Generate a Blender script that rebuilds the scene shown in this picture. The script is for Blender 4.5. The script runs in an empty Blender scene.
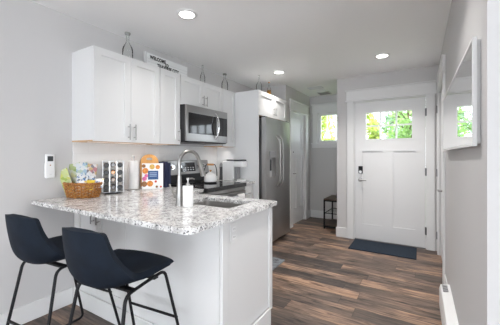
import bpy, bmesh, math, random
from mathutils import Vector, Matrix
PI = math.pi
S = bpy.context.scene
COL = S.collection
rnd = random.Random(7)

# ------------------------------------------------------------------ camera, world, lights, exposure
cam_d = bpy.data.cameras.new('camera')
cam = bpy.data.objects.new('camera', cam_d); COL.objects.link(cam)
cam_d.sensor_width = 36; cam_d.lens = 281.2 / 500 * 36
cam_d.shift_y = -(162.5 - 154.95) / 500
cam_d.clip_start = 0.02
cam.location = (2.543, 0, 1.262)
cam.rotation_euler = (PI / 2, 0, 0.544)
S.camera = cam

W = bpy.data.worlds.new('world'); S.world = W; W.use_nodes = True
bg = W.node_tree.nodes['Background']
bg.inputs[0].default_value = (0.86, 0.93, 1.0, 1)
bg.inputs[1].default_value = 4.6

S.view_settings.view_transform = 'Standard'
S.view_settings.look = 'None'
S.view_settings.gamma = 1
S.view_settings.use_curve_mapping = False
S.view_settings.exposure = 0.5
S.cycles.max_bounces = 16; S.cycles.diffuse_bounces = 10; S.cycles.glossy_bounces = 6; S.cycles.transparent_max_bounces = 16

def light(name, kind, loc, rot, energy, color=(1, 1, 1), sx=.1, sy=None, parent=None, spread=None):
    d = bpy.data.lights.new(name, kind); d.energy = energy; d.color = color
    if kind == 'AREA':
        if sy is None: d.shape = 'DISK'; d.size = sx
        else: d.shape = 'RECTANGLE'; d.size = sx; d.size_y = sy
        if spread: d.spread = spread
    o = bpy.data.objects.new(name, d); COL.objects.link(o)
    o.location = loc; o.rotation_euler = rot
    if parent: o.parent = parent
    return o

sun = light('sun', 'SUN', (-6, -3, 10), (math.radians(42), 0, math.radians(-62)), 4.5, (1, .95, .86))
sun.data.angle = 0.02
COOL = (0.93, 0.965, 1.0)
TILT = math.radians(20)   # daylight bounced up from the ground outside
# daylight through the living-room windows behind the camera
light('window_daylight', 'AREA', (1.3, -4.38, 1.06), (PI / 2 + TILT, 0, 0), 17, COOL, 1.9, 1.9)
light('window_daylight', 'AREA', (3.9, -4.38, 1.06), (PI / 2 + TILT, 0, 0), 4, COOL, 1.9, 1.9)
light('window_daylight', 'AREA', (4.88, -1.4, 1.06), (PI / 2 + TILT, 0, PI / 2), 24, COOL, 1.9, 1.9)  # side fill added for the peninsula end, set at an unseen window

CAN_POWER = 10
CAN_COL = (1, .97, .94)
UC = .65      # unseen under-cabinet strips added to brighten the backsplash, watts per metre

# ------------------------------------------------------------------ mesh builder
class MB:
    def __init__(s): s.bm = bmesh.new()
    def box(s, x0, x1, y0, y1, z0, z1):
        v = [s.bm.verts.new(p) for p in ((x0,y0,z0),(x1,y0,z0),(x1,y1,z0),(x0,y1,z0),(x0,y0,z1),(x1,y0,z1),(x1,y1,z1),(x0,y1,z1))]
        for f in ((3,2,1,0),(4,5,6,7),(0,1,5,4),(1,2,6,5),(2,3,7,6),(3,0,4,7)): s.bm.faces.new([v[i] for i in f])
        return s
    def obox(s, o, u, v, n, a0, a1, b0, b1, c0, c1):
        o, u, v, n = map(Vector, (o, u, v, n))
        P = lambda a, b, c: s.bm.verts.new(o + u * a + v * b + n * c)
        q = [P(a0,b0,c0),P(a1,b0,c0),P(a1,b1,c0),P(a0,b1,c0),P(a0,b0,c1),P(a1,b0,c1),P(a1,b1,c1),P(a0,b1,c1)]
        fs = [s.bm.faces.new([q[i] for i in f]) for f in ((3,2,1,0),(4,5,6,7),(0,1,5,4),(1,2,6,5),(2,3,7,6),(3,0,4,7))]
        if u.cross(v).dot(n) < 0: bmesh.ops.reverse_faces(s.bm, faces=fs)
        return s
    def ring(s, c, ax, r, seg, ref=None, ry=None):
        ax = Vector(ax).normalized()
        if ref is None: ref = Vector((0,0,1)) if abs(ax.z) < .9 else Vector((1,0,0))
        a = ref.cross(ax).normalized(); b = ax.cross(a)
        ry = r if ry is None else ry
        return [s.bm.verts.new(Vector(c) + a * (math.cos(2*PI*i/seg) * r) + b * (math.sin(2*PI*i/seg) * ry)) for i in range(seg)]
    def skin(s, rings, cap=True, closed=False):
        n = len(rings[0]); R = rings + ([rings[0]] if closed else [])
        for A, B in zip(R, R[1:]):
            for i in range(n):
                j = (i + 1) % n
                try: s.bm.faces.new((A[i], A[j], B[j], B[i]))
                except ValueError: pass
        if cap and not closed:
            s.bm.faces.new(rings[0][::-1]); s.bm.faces.new(rings[-1])
        return s
    def cyl(s, p0, p1, r, seg=16, r2=None):
        p0, p1 = Vector(p0), Vector(p1); ax = p1 - p0
        s.skin([s.ring(p0, ax, r, seg), s.ring(p1, ax, r if r2 is None else r2, seg)]); return s
    def lathe(s, prof, c=(0,0,0), seg=24, ax=(0,0,1), sx=1, sy=1, cap=True):
        c = Vector(c); rings = []
        ax = Vector(ax).normalized(); ref = Vector((0,0,1)) if abs(ax.z) < .9 else Vector((1,0,0))
        a = ref.cross(ax).normalized(); b = ax.cross(a)
        if abs(ax.z) >= .9: a, b = Vector((1,0,0)), Vector((0,1,0))
        for r, z in prof:
            rings.append([s.bm.verts.new(c + ax*z + a*(math.cos(2*PI*i/seg)*r*sx) + b*(math.sin(2*PI*i/seg)*r*sy)) for i in range(seg)])
        s.skin(rings, cap); return s
    def tube(s, pts, r, seg=10, closed=False, ry=None):
        pts = [Vector(p) for p in pts]; n = len(pts); rings = []; ref = None
        for i, p in enumerate(pts):
            if closed: t = pts[(i+1) % n] - pts[i-1]
            else: t = pts[min(i+1, n-1)] - pts[max(i-1, 0)]
            t.normalize()
            if ref is None: ref = Vector((0,0,1)) if abs(t.z) < .9 else Vector((1,0,0))
            a = ref.cross(t)
            if a.length < 1e-4: a = Vector((1,0,0)).cross(t)
            a.normalize(); b = t.cross(a); ref = b
            rr = r[i] if isinstance(r, (list, tuple)) else r
            r2 = rr if ry is None else ry
            rings.append([s.bm.verts.new(p + a*(math.cos(2*PI*k/seg)*rr) + b*(math.sin(2*PI*k/seg)*r2)) for k in range(seg)])
        s.skin(rings, True, closed); return s
    def poly(s, pts2, o, u, v, n, c0, c1, hole=None):
        o, u, v, n = map(Vector, (o, u, v, n)); es = []
        for loop in [pts2] + ([hole] if hole else []):
            vs = [s.bm.verts.new(o + u*a + v*b + n*c0) for a, b in loop]
            es += [s.bm.edges.new((vs[i], vs[(i+1) % len(vs)])) for i in range(len(vs))]
        g = bmesh.ops.triangle_fill(s.bm, edges=es, use_beauty=True)
        fs = [f for f in g['geom'] if isinstance(f, bmesh.types.BMFace)]
        ex = bmesh.ops.extrude_face_region(s.bm, geom=fs)
        bmesh.ops.translate(s.bm, verts=[q for q in ex['geom'] if isinstance(q, bmesh.types.BMVert)], vec=n * (c1 - c0))
        return s
    def sphere(s, c, r, seg=16, sc=(1,1,1)):
        m = Matrix.Translation(Vector(c)) @ Matrix.Diagonal((sc[0], sc[1], sc[2], 1))
        bmesh.ops.create_uvsphere(s.bm, u_segments=seg, v_segments=max(6, seg//2), radius=r, matrix=m); return s
    def quad(s, a, b, c, d):
        s.bm.faces.new([s.bm.verts.new(p) for p in (a, b, c, d)]); return s
    def build(s, name, mat, parent=None, bevel=0, seg=2, smooth=True, label=None, world=True, fix=True):
        if fix: bmesh.ops.recalc_face_normals(s.bm, faces=s.bm.faces)
        if parent and world:
            t = parent
            while t.parent: t = t.parent
            bmesh.ops.translate(s.bm, verts=s.bm.verts, vec=-t.location)
        me = bpy.data.meshes.new(name); s.bm.to_mesh(me); s.bm.free()
        if smooth:
            for p in me.polygons: p.use_smooth = True
            me.set_sharp_from_angle(angle=math.radians(38))
        o = bpy.data.objects.new(name, me); COL.objects.link(o)
        me.materials.append(mat)
        if parent: o.parent = parent
        if label: o['label'] = label
        if bevel:
            b = o.modifiers.new('bevel', 'BEVEL'); b.width = bevel; b.segments = seg; b.limit_method = 'ANGLE'; b.angle_limit = math.radians(40)
        return o

def thing(name, label, cat, loc=(0,0,0), group=None):
    o = bpy.data.objects.new(name, None); COL.objects.link(o); o.location = loc; o.empty_display_size = .05
    return tag(o, label, cat, group)
def tag(o, label, cat, group=None):
    o['label'] = label; o['category'] = cat
    if group: o['group'] = group
    return o
def struct(o, label=None):
    o['kind'] = 'structure'
    if label: o['label'] = label
    return o
def origin(o, loc):   # move a mesh thing's origin to a base point
    loc = Vector(loc); o.data.transform(Matrix.Translation(o.location - loc)); o.location = loc; return o
def copy_tree(o, parent=None):
    c = o.copy(); COL.objects.link(c)
    if parent: c.parent = parent; c.matrix_parent_inverse = o.matrix_parent_inverse
    for ch in list(o.children): copy_tree(ch, c)
    return c

# ------------------------------------------------------------------ materials
def nt(name):
    m = bpy.data.materials.new(name); m.use_nodes = True
    return m, m.node_tree, m.node_tree.nodes['Principled BSDF']
def mat(name, col, rough=.5, metal=0, noise=0, nscale=30, bump=0, bscale=200, trans=0, emit=None, es=0, spec=None, ior=None, coat=0):
    m, t, p = nt(name)
    p.inputs['Base Color'].default_value = (*col, 1); p.inputs['Roughness'].default_value = rough; p.inputs['Metallic'].default_value = metal
    if trans: p.inputs['Transmission Weight'].default_value = trans
    if ior: p.inputs['IOR'].default_value = ior
    if spec is not None: p.inputs['Specular IOR Level'].default_value = spec
    if coat: p.inputs['Coat Weight'].default_value = coat
    if emit: p.inputs['Emission Color'].default_value = (*emit, 1); p.inputs['Emission Strength'].default_value = es
    tc = t.nodes.new('ShaderNodeTexCoord')
    if noise:
        n = t.nodes.new('ShaderNodeTexNoise'); n.inputs['Scale'].default_value = nscale; n.inputs['Detail'].default_value = 4
        r = t.nodes.new('ShaderNodeValToRGB')
        r.color_ramp.elements[0].position = .3; r.color_ramp.elements[1].position = .7
        r.color_ramp.elements[0].color = (*[c*(1-noise) for c in col], 1); r.color_ramp.elements[1].color = (*[min(1, c*(1+noise)) for c in col], 1)
        t.links.new(tc.outputs['Object'], n.inputs['Vector']); t.links.new(n.outputs['Fac'], r.inputs[0]); t.links.new(r.outputs[0], p.inputs['Base Color'])
    if bump:
        n = t.nodes.new('ShaderNodeTexNoise'); n.inputs['Scale'].default_value = bscale
        b = t.nodes.new('ShaderNodeBump'); b.inputs['Strength'].default_value = bump; b.inputs['Distance'].default_value = .002
        t.links.new(tc.outputs['Object'], n.inputs['Vector']); t.links.new(n.outputs['Fac'], b.inputs['Height']); t.links.new(b.outputs[0], p.inputs['Normal'])
    return m
def brushed(name, col, rough=.3, axis=2):
    m, t, p = nt(name); p.inputs['Metallic'].default_value = 1
    tc = t.nodes.new('ShaderNodeTexCoord'); mp = t.nodes.new('ShaderNodeMapping')
    sc = [220, 220, 220]; sc[axis] = 2.5; mp.inputs['Scale'].default_value = sc
    n = t.nodes.new('ShaderNodeTexNoise'); n.inputs['Scale'].default_value = 1
    r = t.nodes.new('ShaderNodeValToRGB'); r.color_ramp.elements[0].color = (*[c*.97 for c in col], 1); r.color_ramp.elements[1].color = (*[c*1.03 for c in col], 1)
    rr = t.nodes.new('ShaderNodeMapRange'); rr.inputs[3].default_value = rough-.005; rr.inputs[4].default_value = rough+.005
    L = t.links.new
    L(tc.outputs['Object'], mp.inputs[0]); L(mp.outputs[0], n.inputs['Vector']); L(n.outputs['Fac'], r.inputs[0]); L(r.outputs[0], p.inputs['Base Color'])
    L(n.outputs['Fac'], rr.inputs[0]); L(rr.outputs[0], p.inputs['Roughness'])
    return m

M = {}
M['wall'] = mat('wall_paint', (.60, .59, .588), .75, bump=.08, bscale=260)
M['ceiling'] = mat('ceiling_paint', (.91, .91, .91), .85, bump=.1, bscale=150)
M['trim'] = mat('trim_white', (.77, .77, .77), .38)
M['door'] = mat('door_white', (.74, .74, .743), .35)
M['cab'] = mat('cabinet_white', (.74, .74, .74), .35)
M['under'] = mat('cabinet_underside_maple', (.62, .40, .22), .5, noise=.12, nscale=20)
M['steel'] = brushed('brushed_stainless', (.36, .355, .35), .28, 1)
M['steelv'] = brushed('fridge_stainless', (.50, .495, .49), .36, 2)
M['steeld'] = mat('dark_stainless', (.22, .22, .225), .35, 1)
M['nickel'] = mat('brushed_nickel', (.55, .54, .53), .32, 1)
M['faucet'] = mat('faucet_nickel', (.36, .352, .34), .34, 1)
M['rack'] = mat('rack_steel', (.38, .38, .385), .3, 1)
M['chrome'] = mat('chrome', (.75, .75, .76), .12, 1)
M['pull'] = mat('pull_nickel', (.38, .37, .36), .35, 1)
M['blackm'] = mat('black_metal', (.010, .010, .012), .5, spec=.25)
M['black'] = mat('black_plastic', (.02, .02, .022), .4)
M['glassblack'] = mat('black_glass', (.012, .012, .014), .06, spec=.6)
M['ctop'] = mat('glass_cooktop', (.01, .01, .012), .05, spec=.6)
M['white'] = mat('white_plastic', (.86, .86, .86), .35)
M['offwhite'] = mat('white_ceramic', (.88, .875, .865), .25)
M['enamel'] = mat('white_enamel', (.85, .84, .83), .2)
M['paper'] = mat('paper_white', (.88, .875, .87), .9, bump=.3, bscale=180)
M['towel'] = mat('white_cotton', (.84, .83, .82), .95, bump=.4, bscale=300)
M['navy'] = mat('navy_velvet', (.0055, .0105, .020), .75, noise=.25, nscale=14, bump=.15, bscale=500, spec=.25)
M['navyb'] = mat('navy_cover', (.022, .03, .085), .5)
M['mat'] = mat('navy_rug', (.010, .020, .036), .95, noise=.25, nscale=90, bump=.6, bscale=500)
M['greymat'] = mat('grey_mat', (.20, .215, .235), .9, noise=.25, nscale=25, bump=.5, bscale=300)
M['bamboo'] = mat('bamboo', (.70, .37, .12), .5, noise=.1, nscale=12)
M['wood'] = mat('handle_wood', (.55, .27, .09), .5, noise=.2, nscale=30)
M['dwood'] = mat('dark_wood', (.085, .055, .04), .5, noise=.35, nscale=14)
M['mirror'] = mat('mirror_glass', (.93, .94, .94), .01, 1)
M['lamp'] = mat('lamp_diffuser', (1, 1, 1), .5, emit=(1, .97, .92), es=7)
M['strip'] = mat('fill_strip_diffuser', (1, 1, 1), .5, emit=(1, .97, .93), es=.25)
M['screen'] = mat('dark_lcd', (.05, .055, .06), .3)
M['button'] = mat('orange_button', (.40, .16, .06), .5)
M['grey'] = mat('grey_plastic', (.30, .30, .31), .5)
M['lgrey'] = mat('light_grey_plastic', (.62, .62, .62), .45)
M['wgrey'] = mat('charcoal', (.07, .07, .075), .5)
M['letter'] = mat('black_lettering', (.02, .02, .02), .6)
M['signw'] = mat('sign_white', (.80, .81, .81), .5)
M['amber'] = mat('amber_oil', (.75, .42, .10), .1, trans=.6)
M['cork'] = mat('grey_stopper', (.30, .30, .28), .6)
M['ground'] = mat('lawn', (.16, .24, .05), .95, noise=.3, nscale=3)
M['bark'] = mat('bark', (.14, .10, .07), .9, noise=.3, nscale=10)
M['siding'] = mat('grey_siding', (.52, .54, .56), .7)
M['roofm'] = mat('shingle', (.16, .15, .15), .9, noise=.3, nscale=15)
for nm, c in (('spice_red', (.30, .05, .02)), ('spice_orange', (.62, .25, .04)), ('spice_green', (.13, .14, .04)), ('spice_brown', (.16, .08, .035)), ('spice_tan', (.42, .30, .16)), ('spice_dark', (.05, .035, .03))):
    M[nm] = mat(nm, c, .25, noise=.3, nscale=180, coat=.6)

def glass_mat(name, tint=(1,1,1), rough=0, op=.9):
    # thin clear glass: mostly see-through with a fresnel gloss
    m = bpy.data.materials.new(name); m.use_nodes = True; t = m.node_tree; t.nodes.clear()
    o = t.nodes.new('ShaderNodeOutputMaterial'); mx = t.nodes.new('ShaderNodeMixShader'); tr = t.nodes.new('ShaderNodeBsdfTransparent'); gl = t.nodes.new('ShaderNodeBsdfGlossy')
    lw = t.nodes.new('ShaderNodeLayerWeight'); lw.inputs[0].default_value = op
    tr.inputs[0].default_value = (*tint, 1); gl.inputs['Roughness'].default_value = rough; gl.inputs[0].default_value = (.9, .9, .9, 1)
    L = t.links.new; L(lw.outputs['Fresnel'], mx.inputs[0]); L(tr.outputs[0], mx.inputs[1]); L(gl.outputs[0], mx.inputs[2]); L(mx.outputs[0], o.inputs[0])
    return m
M['pane'] = glass_mat('window_glass', (.98, .99, .99), 0, .06)
M['bottle'] = glass_mat('bottle_glass', (.96, .97, .965), .03, .22)

def math_n(t, op, a, b=None, c=None):
    n = t.nodes.new('ShaderNodeMath'); n.operation = op
    for i, x in enumerate((a, b, c)):
        if x is None: continue
        if isinstance(x, (int, float)): n.inputs[i].default_value = x
        else: t.links.new(x, n.inputs[i])
    return n.outputs[0]
def ramp(t, fac, stops, interp='LINEAR'):
    r = t.nodes.new('ShaderNodeValToRGB'); r.color_ramp.interpolation = interp; e = r.color_ramp.elements
    while len(e) < len(stops): e.new(.5)
    for q, (p, c) in zip(e, stops): q.position = p; q.color = (*c, 1) if len(c) == 3 else c
    t.links.new(fac, r.inputs[0]); return r.outputs[0]
def mixc(t, fac, a, b, mode='MIX'):
    n = t.nodes.new('ShaderNodeMix'); n.data_type = 'RGBA'; n.blend_type = mode
    for i, x in ((0, fac), (6, a), (7, b)):
        if isinstance(x, (int, float)): n.inputs[i].default_value = x
        elif isinstance(x, tuple): n.inputs[i].default_value = (*x, 1)
        else: t.links.new(x, n.inputs[i])
    return n.outputs[2]

def floor_mat():
    m, t, p = nt('vinyl_planks'); L = t.links.new
    tc = t.nodes.new('ShaderNodeTexCoord'); sp = t.nodes.new('ShaderNodeSeparateXYZ'); L(tc.outputs['Object'], sp.inputs[0])
    w, ln = .152, 1.05
    yr = math_n(t, 'DIVIDE', sp.outputs[1], w); row = math_n(t, 'FLOOR', yr)
    wn = t.nodes.new('ShaderNodeTexWhiteNoise'); wn.noise_dimensions = '1D'; L(row, wn.inputs['W'])
    xs = math_n(t, 'ADD', math_n(t, 'DIVIDE', sp.outputs[0], ln), math_n(t, 'MULTIPLY', wn.outputs['Value'], 7.3))
    colm = math_n(t, 'FLOOR', xs)
    cb = t.nodes.new('ShaderNodeCombineXYZ'); L(row, cb.inputs[0]); L(colm, cb.inputs[1])
    w2 = t.nodes.new('ShaderNodeTexWhiteNoise'); w2.noise_dimensions = '2D'; L(cb.outputs[0], w2.inputs['Vector'])
    lo = t.nodes.new('ShaderNodeTexNoise'); lo.inputs['Scale'].default_value = 1; lo.inputs['Detail'].default_value = 2
    va = t.nodes.new('ShaderNodeVectorMath'); off = t.nodes.new('ShaderNodeCombineXYZ'); L(math_n(t, 'MULTIPLY', w2.outputs['Value'], 40.0), off.inputs[1]); L(math_n(t, 'MULTIPLY', w2.outputs['Value'], 17.0), off.inputs[2])
    L(tc.outputs['Object'], va.inputs[0]); L(off.outputs[0], va.inputs[1])
    mlo = t.nodes.new('ShaderNodeMapping'); mlo.inputs['Scale'].default_value = (2.2, 7, 1); L(va.outputs[0], mlo.inputs[0]); L(mlo.outputs[0], lo.inputs['Vector'])
    tone = math_n(t, 'ADD', math_n(t, 'MULTIPLY', w2.outputs['Value'], .72), math_n(t, 'MULTIPLY_ADD', lo.outputs['Fac'], 1.3, -.52))
    base = ramp(t, tone, [(0, (.062, .046, .040)), (.33, (.112, .081, .065)), (.57, (.165, .114, .088)), (.76, (.255, .168, .120)), (1, (.43, .265, .172))])
    # grain stretched along the plank, shifted per plank
    mp = t.nodes.new('ShaderNodeMapping'); mp.inputs['Scale'].default_value = (2.0, 22, 1); L(va.outputs[0], mp.inputs[0])
    n = t.nodes.new('ShaderNodeTexNoise'); n.inputs['Scale'].default_value = 2.2; n.inputs['Detail'].default_value = 7; n.inputs['Roughness'].default_value = .65; n.inputs['Distortion'].default_value = .6; L(mp.outputs[0], n.inputs['Vector'])
    g = ramp(t, n.outputs['Fac'], [(.32, (.12, .11, .11)), (.44, (.68, .66, .66)), (.54, (1.0, 1.0, 1.0)), (.68, (1.7, 1.65, 1.6))])
    c = mixc(t, 1.0, base, g, 'MULTIPLY')
    n2 = t.nodes.new('ShaderNodeTexNoise'); n2.inputs['Scale'].default_value = 1; n2.inputs['Detail'].default_value = 3
    mp2 = t.nodes.new('ShaderNodeMapping'); mp2.inputs['Scale'].default_value = (4, 13, 1); L(va.outputs[0], mp2.inputs[0]); L(mp2.outputs[0], n2.inputs['Vector'])
    kn = ramp(t, n2.outputs['Fac'], [(.30, (.22, .20, .19)), (.41, (1, 1, 1))])
    c = mixc(t, .8, c, kn, 'MULTIPLY')
    fy = math_n(t, 'FRACT', yr); fx = math_n(t, 'FRACT', xs)
    gy = math_n(t, 'MINIMUM', fy, math_n(t, 'SUBTRACT', 1.0, fy)); gx = math_n(t, 'MINIMUM', fx, math_n(t, 'SUBTRACT', 1.0, fx))
    gap = math_n(t, 'MAXIMUM', math_n(t, 'LESS_THAN', gy, .014), math_n(t, 'LESS_THAN', gx, .0022))
    c = mixc(t, math_n(t, 'MULTIPLY', gap, .6), c, (.03, .02, .015))
    L(c, p.inputs['Base Color'])
    L(math_n(t, 'MULTIPLY_ADD', n.outputs['Fac'], .2, .36), p.inputs['Roughness'])
    b = t.nodes.new('ShaderNodeBump'); b.inputs['Strength'].default_value = .25; b.inputs['Distance'].default_value = .002
    L(math_n(t, 'SUBTRACT', n.outputs['Fac'], gap), b.inputs['Height']); L(b.outputs[0], p.inputs['Normal'])
    return m
M['floor'] = floor_mat()

def granite_mat():
    m, t, p = nt('granite'); L = t.links.new
    tc = t.nodes.new('ShaderNodeTexCoord')
    def noise(s, d=3, dist=0, off=0):
        mp = t.nodes.new('ShaderNodeMapping'); mp.inputs['Location'].default_value = (off, off*.7, off*1.3); L(tc.outputs['Object'], mp.inputs[0])
        n = t.nodes.new('ShaderNodeTexNoise'); n.inputs['Scale'].default_value = s; n.inputs['Detail'].default_value = d; n.inputs['Distortion'].default_value = dist; L(mp.outputs[0], n.inputs['Vector']); return n.outputs['Fac']
    c = ramp(t, noise(19, 5, .4), [(.34, (.50, .49, .485)), (.46, (.74, .73, .72)), (.56, (.86, .855, .845))])
    c = mixc(t, ramp(t, noise(52, 4, .3, 3), [(.54, (0, 0, 0)), (.62, (.8, .8, .8))]), c, (.37, .365, .365))
    c = mixc(t, ramp(t, noise(85, 3, .2, 8), [(.63, (0, 0, 0)), (.67, (.6, .6, .6))]), c, (.33, .29, .265))
    c = mixc(t, ramp(t, noise(105, 2, .3, 15), [(.60, (0, 0, 0)), (.65, (1, 1, 1))]), c, (.05, .05, .055))
    c = mixc(t, ramp(t, noise(48, 3, .6, 23), [(.655, (0, 0, 0)), (.69, (.9, .9, .9))]), c, (.09, .09, .095))
    L(c, p.inputs['Base Color']); p.inputs['Roughness'].default_value = .13
    return m
M['granite'] = granite_mat()

def tile_mat():
    m, t, p = nt('backsplash_tile'); L = t.links.new
    tc = t.nodes.new('ShaderNodeTexCoord'); sp = t.nodes.new('ShaderNodeSeparateXYZ'); L(tc.outputs['Object'], sp.inputs[0])
    cb = t.nodes.new('ShaderNodeCombineXYZ'); L(sp.outputs[1], cb.inputs[0]); L(sp.outputs[2], cb.inputs[1])
    b = t.nodes.new('ShaderNodeTexBrick'); b.inputs['Scale'].default_value = 1; b.inputs['Brick Width'].default_value = .20; b.inputs['Row Height'].default_value = .075; b.inputs['Mortar Size'].default_value = .002
    b.inputs['Color1'].default_value = (.86, .855, .85, 1); b.inputs['Color2'].default_value = (.83, .825, .82, 1); b.inputs['Mortar'].default_value = (.80, .795, .79, 1)
    L(cb.outputs[0], b.inputs['Vector']); L(b.outputs['Color'], p.inputs['Base Color']); p.inputs['Roughness'].default_value = .25
    return m
M['tile'] = tile_mat()

def wicker_mat():
    m, t, p = nt('wicker'); L = t.links.new
    tc = t.nodes.new('ShaderNodeTexCoord'); n = t.nodes.new('ShaderNodeTexNoise'); n.inputs['Scale'].default_value = 70; L(tc.outputs['Object'], n.inputs['Vector'])
    L(ramp(t, n.outputs['Fac'], [(.3, (.14, .045, .008)), (.5, (.36, .145, .03)), (.7, (.58, .27, .07))]), p.inputs['Base Color']); p.inputs['Roughness'].default_value = .5
    return m
M['wicker'] = wicker_mat()

def print_mat(name, base, cols, scale=30, thr=.45, rough=.5):
    """printed paper: patches of several inks on a base colour"""
    m, t, p = nt(name); L = t.links.new
    tc = t.nodes.new('ShaderNodeTexCoord'); v = t.nodes.new('ShaderNodeTexVoronoi'); v.inputs['Scale'].default_value = scale; L(tc.outputs['Object'], v.inputs['Vector'])
    sp = t.nodes.new('ShaderNodeSeparateColor'); L(v.outputs['Color'], sp.inputs[0])
    k = len(cols); inks = ramp(t, sp.outputs[0], [(i / k, c) for i, c in enumerate(cols)], 'CONSTANT')
    L(mixc(t, math_n(t, 'LESS_THAN', sp.outputs[1], thr), base, inks), p.inputs['Base Color']); p.inputs['Roughness'].default_value = rough
    return m

def leaf_mat(name, c):
    m, t, p = nt(name); L = t.links.new
    o = [n for n in t.nodes if n.type == 'OUTPUT_MATERIAL'][0]
    tc = t.nodes.new('ShaderNodeTexCoord'); n = t.nodes.new('ShaderNodeTexNoise'); n.inputs['Scale'].default_value = 4; L(tc.outputs['Object'], n.inputs['Vector'])
    col = ramp(t, n.outputs['Fac'], [(.35, tuple(x*.6 for x in c)), (.65, tuple(min(1, x*1.3) for x in c))])
    L(col, p.inputs['Base Color']); p.inputs['Roughness'].default_value = .5
    tr = t.nodes.new('ShaderNodeBsdfTranslucent'); L(col, tr.inputs[0]); mx = t.nodes.new('ShaderNodeMixShader'); mx.inputs[0].default_value = .5
    L(p.outputs[0], mx.inputs[1]); L(tr.outputs[0], mx.inputs[2]); L(mx.outputs[0], o.inputs[0])
    return m

# ------------------------------------------------------------------ structure
H = 2.44
YD, YW, XR = 4.43, 5.55, 2.75        # front door wall, hall window wall, right wall
struct(MB().box(-.1, 5.1, -4.6, YW + .12, -.12, 0).build('floor', M['floor'], smooth=False))
struct(MB().box(-.1, 5.1, -4.6, YW + .12, H, H + .1).build('ceiling', M['ceiling'], smooth=False))
struct(MB().box(-.12, 0, -4.6, 4.34, 0, H).build('wall_left', M['wall'], smooth=False))
struct(MB().box(-.12, .50, 4.34, 4.46, 0, H).build('wall_alcove', M['wall'], smooth=False))
# pantry wall with a door opening
PY0, PY1, PZ = 4.61, 5.27, 2.045
mb = MB(); mb.box(.50, .62, 4.34, PY0, 0, H); mb.box(.50, .62, PY1, YW + .12, 0, H); mb.box(.50, .62, PY0, PY1, PZ, H)
struct(mb.build('wall_pantry', M['wall'], smooth=False))
# hall window wall
HX0, HX1, HZ0, HZ1 = .78, 1.30, 1.50, 2.10
mb = MB(); mb.box(.62, HX0, YW, YW+.12, 0, H); mb.box(HX1, 1.58, YW, YW+.12, 0, H); mb.box(HX0, HX1, YW, YW+.12, 0, HZ0); mb.box(HX0, HX1, YW, YW+.12, HZ1, H)
struct(mb.build('wall_hall', M['wall'], smooth=False))
struct(MB().box(1.44, 1.58, YD + .14, YW, 0, H).build('wall_nook', M['wall'], smooth=False))
# front door wall
DX0, DX1, DZ = 1.69, 2.62, 2.062
mb = MB(); mb.box(1.44, DX0, YD, YD+.14, 0, H); mb.box(DX1, XR, YD, YD+.14, 0, H); mb.box(DX0, DX1, YD, YD+.14, DZ, H)
struct(mb.build('wall_front', M['wall'], smooth=False))
# right wall with closet opening, then its end face and the living-room walls
CY0, CY1, CZ = 3.34, 4.26, 2.05
YE = 1.31
mb = MB(); mb.box(XR, XR+.13, YE, CY0, 0, H); mb.box(XR, XR+.13, CY1, YD+.14, 0, H); mb.box(XR, XR+.13, CY0, CY1, CZ, H)
struct(mb.build('wall_right', M['wall'], smooth=False))
struct(MB().box(XR+.13, 5.0, YE, YE+.13, 0, H).build('wall_end', M['wall'], smooth=False))
struct(MB().box(XR+.5, XR+.6, CY0-.1, CY1+.1, 0, H).build('wall_closet', M['wall'], smooth=False))
def holed(name, along, fixed0, fixed1, a0, a1, holes, z0, z1):
    mb = MB(); x = a0
    def b(p, q, r, s):
        if along == 'x': mb.box(p, q, fixed0, fixed1, r, s)
        else: mb.box(fixed0, fixed1, p, q, r, s)
    for h0, h1 in holes:
        b(x, h0, 0, H); b(h0, h1, 0, z0); b(h0, h1, z1, H); x = h1
    b(x, a1, 0, H)
    return struct(mb.build(name, M['wall'], smooth=False))
holed('wall_back', 'x', -4.52, -4.4, 0, 5.0, [(.35, 2.25), (2.95, 4.85)], .08, 2.08)
holed('wall_living', 'y', 4.9, 5.02, -4.4, YE, [(-2.35, -.45)], .08, 2.08)
def wframe(name, along, f0, f1, a0, a1, z0, z1, w=.05, mid=True):
    mb = MB()
    def b(p, q, r, s):
        if along == 'x': mb.box(p, q, f0, f1, r, s)
        else: mb.box(f0, f1, p, q, r, s)
    b(a0, a0+w, z0, z1); b(a1-w, a1, z0, z1); b(a0+w, a1-w, z0, z0+w); b(a0+w, a1-w, z1-w, z1)
    if mid: b((a0+a1)/2-w/2, (a0+a1)/2+w/2, z0+w, z1-w)
    return struct(mb.build(name, M['trim'], bevel=.004))
wframe('window_2', 'x', -4.36, -4.31, .35, 2.25, .08, 2.08)
wframe('window_3', 'x', -4.36, -4.31, 2.95, 4.85, .08, 2.08)
wframe('added_window', 'y', 4.78, 4.83, -2.35, -.45, .08, 2.08)  # unseen side window, added along with its area light

# baseboards
def bb(name, *b): return struct(MB().box(*b).build(name, M['trim'], bevel=.004))
BH = .135
bb('baseboard_left', 0, .014, -4.4, 1.268, 0, BH)
bb('baseboard_front', 1.426, 1.594, YD - .014, YD, 0, BH + .015)
bb('baseboard_nook', 1.426, 1.44, YD, YW-.014, 0, BH)
bb('baseboard_hall', .634, 1.426, YW - .014, YW, 0, .15)
bb('baseboard_pantry', .62, .634, 5.395, YW, 0, .15)
bb('baseboard_right', XR - .014, XR, 2.80, 3.228, 0, BH)
bb('baseboard_end', XR + .0, 4.9, YE - .014, YE, 0, BH)

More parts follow.
